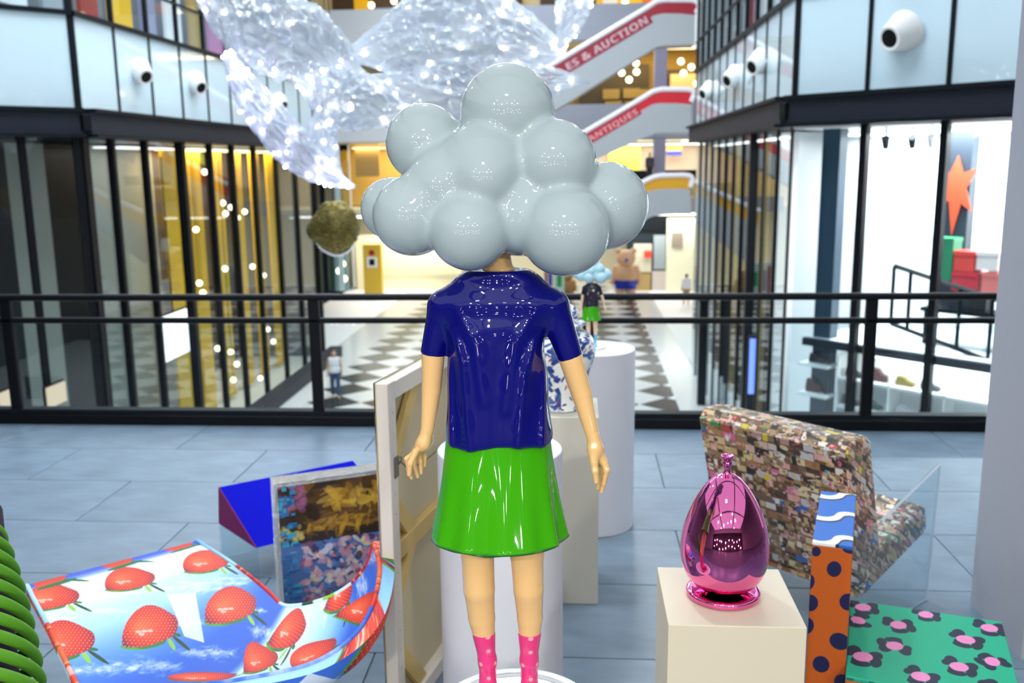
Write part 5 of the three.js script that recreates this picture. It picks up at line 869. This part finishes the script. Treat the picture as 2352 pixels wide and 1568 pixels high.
// ---------------------------------------------------------------- hanging plastic sculpture and gold form
{
  const Z = -13, t = thing('hanging_plastic_sculpture', 'huge crumpled clear plastic sculpture with fairy lights hanging in the atrium', 'sculpture', [0, 0, 0]);
  const film = phys({ color: C(0.82, 0.87, 0.93), roughness: 0.12, transmission: 0.5, thickness: 0, ior: 1.6, metalness: 0.15, clearcoat: 1, clearcoatRoughness: 0.05 });
  const s = mpp(atZ(800, 150, Z));
  const leds = [];
  function lobe(pts, name, nLed, purple) {                     // pts: px, py, radius px, dz
    const c = new THREE.CatmullRomCurve3(pts.map(([x, y, r, dz]) => atZ(x, y, Z + (dz || 0)))), R = (u) => { const k = u * (pts.length - 1), i = Math.min(pts.length - 2, Math.floor(k)), f = k - i; return (pts[i][2] * (1 - f) + pts[i + 1][2] * f) * s; };
    const fr = c.computeFrenetFrames(160, false), off = rnd() * 50;
    const surf = (u, v) => { const i = Math.round(u * 160), p = c.getPointAt(u), a = v * Math.PI * 2, B = V(0, 0, 1), T = fr.tangents[i], N = V(-T.y, T.x, 0).normalize(); const d = V(0, 0, 0).addScaledVector(N, Math.cos(a)).addScaledVector(B, Math.sin(a) * 0.6); const cx = Math.cos(a), sx = Math.sin(a); const ridge = (1 - Math.abs(noise.noise(u * 7 + off, cx * 2.2, sx * 2.2)) * 2) * 0.3 + (1 - Math.abs(noise.noise(u * 15 + off, cx * 4.5, sx * 4.5)) * 2) * 0.14 + (1 - Math.abs(noise.noise(u * 34 + off, cx * 9, sx * 9)) * 2) * 0.03; const r = 0.86 * R(u) * (0.72 + ridge) * Math.pow(Math.sin(Math.PI * Math.min(0.985, Math.max(0.015, u * 0.94 + 0.03))), 0.3); return p.addScaledVector(d, r); };
    const g = parametric((u, v) => ({ p: surf(u, v) }), 150, 84).toNonIndexed(); g.computeVertexNormals();
    mesh('plastic_sheet', g, film, t, name);
    for (let k = 0; k < nLed; k++) leds.push([surf(rnd(), rnd()), purple]);
  }
  lobe([[455, -60, 60, 0], [520, 5, 88, 0], [610, 60, 108, 0.2], [700, 108, 100, 0.2], [790, 170, 70, 0], [860, 225, 20, 0]], 'crumpled lobe at the upper left', 24, false);
  lobe([[520, 120, 26, 0.5], [560, 195, 40, 0.5], [630, 290, 48, 0.6], [700, 365, 50, 0.6], [760, 405, 40, 0.6], [815, 430, 10, 0.6]], 'long arm hanging down to the left', 50, true);
  lobe([[690, 185, 36, 0.3], [780, 222, 72, 0.4], [860, 240, 72, 0.4], [920, 258, 50, 0.3], [960, 250, 15, 0.3]], 'lower middle lobe', 14, false);
  lobe([[760, 235, 22, 0.2], [742, 300, 40, 0.2], [762, 370, 28, 0.2], [788, 410, 8, 0.2]], 'thin hanging drop', 8, false);
  lobe([[800, 125, 30, -0.4], [890, 110, 88, -0.4], [1010, 90, 132, -0.3], [1130, 95, 145, -0.3], [1240, 110, 100, -0.3], [1300, 120, 30, -0.3]], 'broad lobe at the upper right', 24, false);
  lobe([[850, 185, 30, -0.1], [930, 205, 62, -0.1], [1020, 205, 75, 0], [1130, 210, 85, 0], [1240, 190, 75, 0], [1310, 185, 40, 0], [1355, 190, 8, 0]], 'lower right lobe', 16, false);
  lobe([[1335, -60, 45, 0], [1320, 0, 45, 0], [1305, 60, 36, 0], [1285, 110, 14, 0]], 'strip hanging at the right', 16, false);
  for (const violet of [false, true]) {
    const list = leds.filter((q) => q[1] === violet), im = new THREE.InstancedMesh(new THREE.SphereGeometry(0.02, 8, 6), glow(violet ? C(0.78, 0.72, 1) : C(1, 0.97, 0.95), 30), list.length);
    im.name = numbered('fairy_lights'); tag(im, violet ? 'violet-white fairy lights' : 'white fairy lights', null, null, 'stuff');
    list.forEach(([p], i) => im.setMatrixAt(i, new THREE.Matrix4().makeTranslation(p.x, p.y, p.z + 0.03))); t.add(im);
  }
  for (const [x, y] of [[520, 0], [1080, -20], [760, 120]]) { const p = atZ(x, y, Z); mesh('suspension_wire', rod(p, V(p.x, 16, p.z), 0.006, 6), M.dark, t); }
}
{
  const p = atZ(768, 522, -14), t = thing('gold_glitter_form', 'gold glitter pebble-shaped form hanging beside the cloud head', 'hanging ornament', [p.x, p.y, p.z]);
  const gl = std(C(0.85, 0.68, 0.16), 0.5, 0.5, { map: noiseTex(128, () => Math.pow(rnd(), 2.5) * 0.9 + 0.2, { srgb: true }) });
  const f0 = ell(V(0.02, 0.0, 0), 0.36, 0.4, 0.17), g = nets((x, y, z) => smin(f0(x, y, z) + 0.012 * noise.noise(x * 9, y * 9, z * 9), cone(V(0, 0, 0), V(-0.34, -0.06, 0), 0.16, 0.03)(x, y, z), 0.22), V(-0.5, -0.5, -0.3), V(0.5, 0.5, 0.3), 0.02);
  planarUV(g, (x, y) => [x * 1.5, y * 1.5]);
  mesh('body', g, gl, t); 
  mesh('rim', tube([V(-0.36, -0.08, 0.03), V(-0.22, -0.3, 0.04), V(0, -0.415, 0.03), V(0.2, -0.35, 0.03), V(0.36, -0.12, 0.02)], 0.022, 50, 8), M.chrome, t, 'silver lower edge');
  mesh('suspension_wire', rod(V(0, 0.35, 0), V(0, 16 - p.y, 0), 0.005, 6), M.dark, t);
}

scene.traverse((o) => { if (o.isMesh) o.castShadow = o.receiveShadow = true; });
renderer.render(scene, camera);
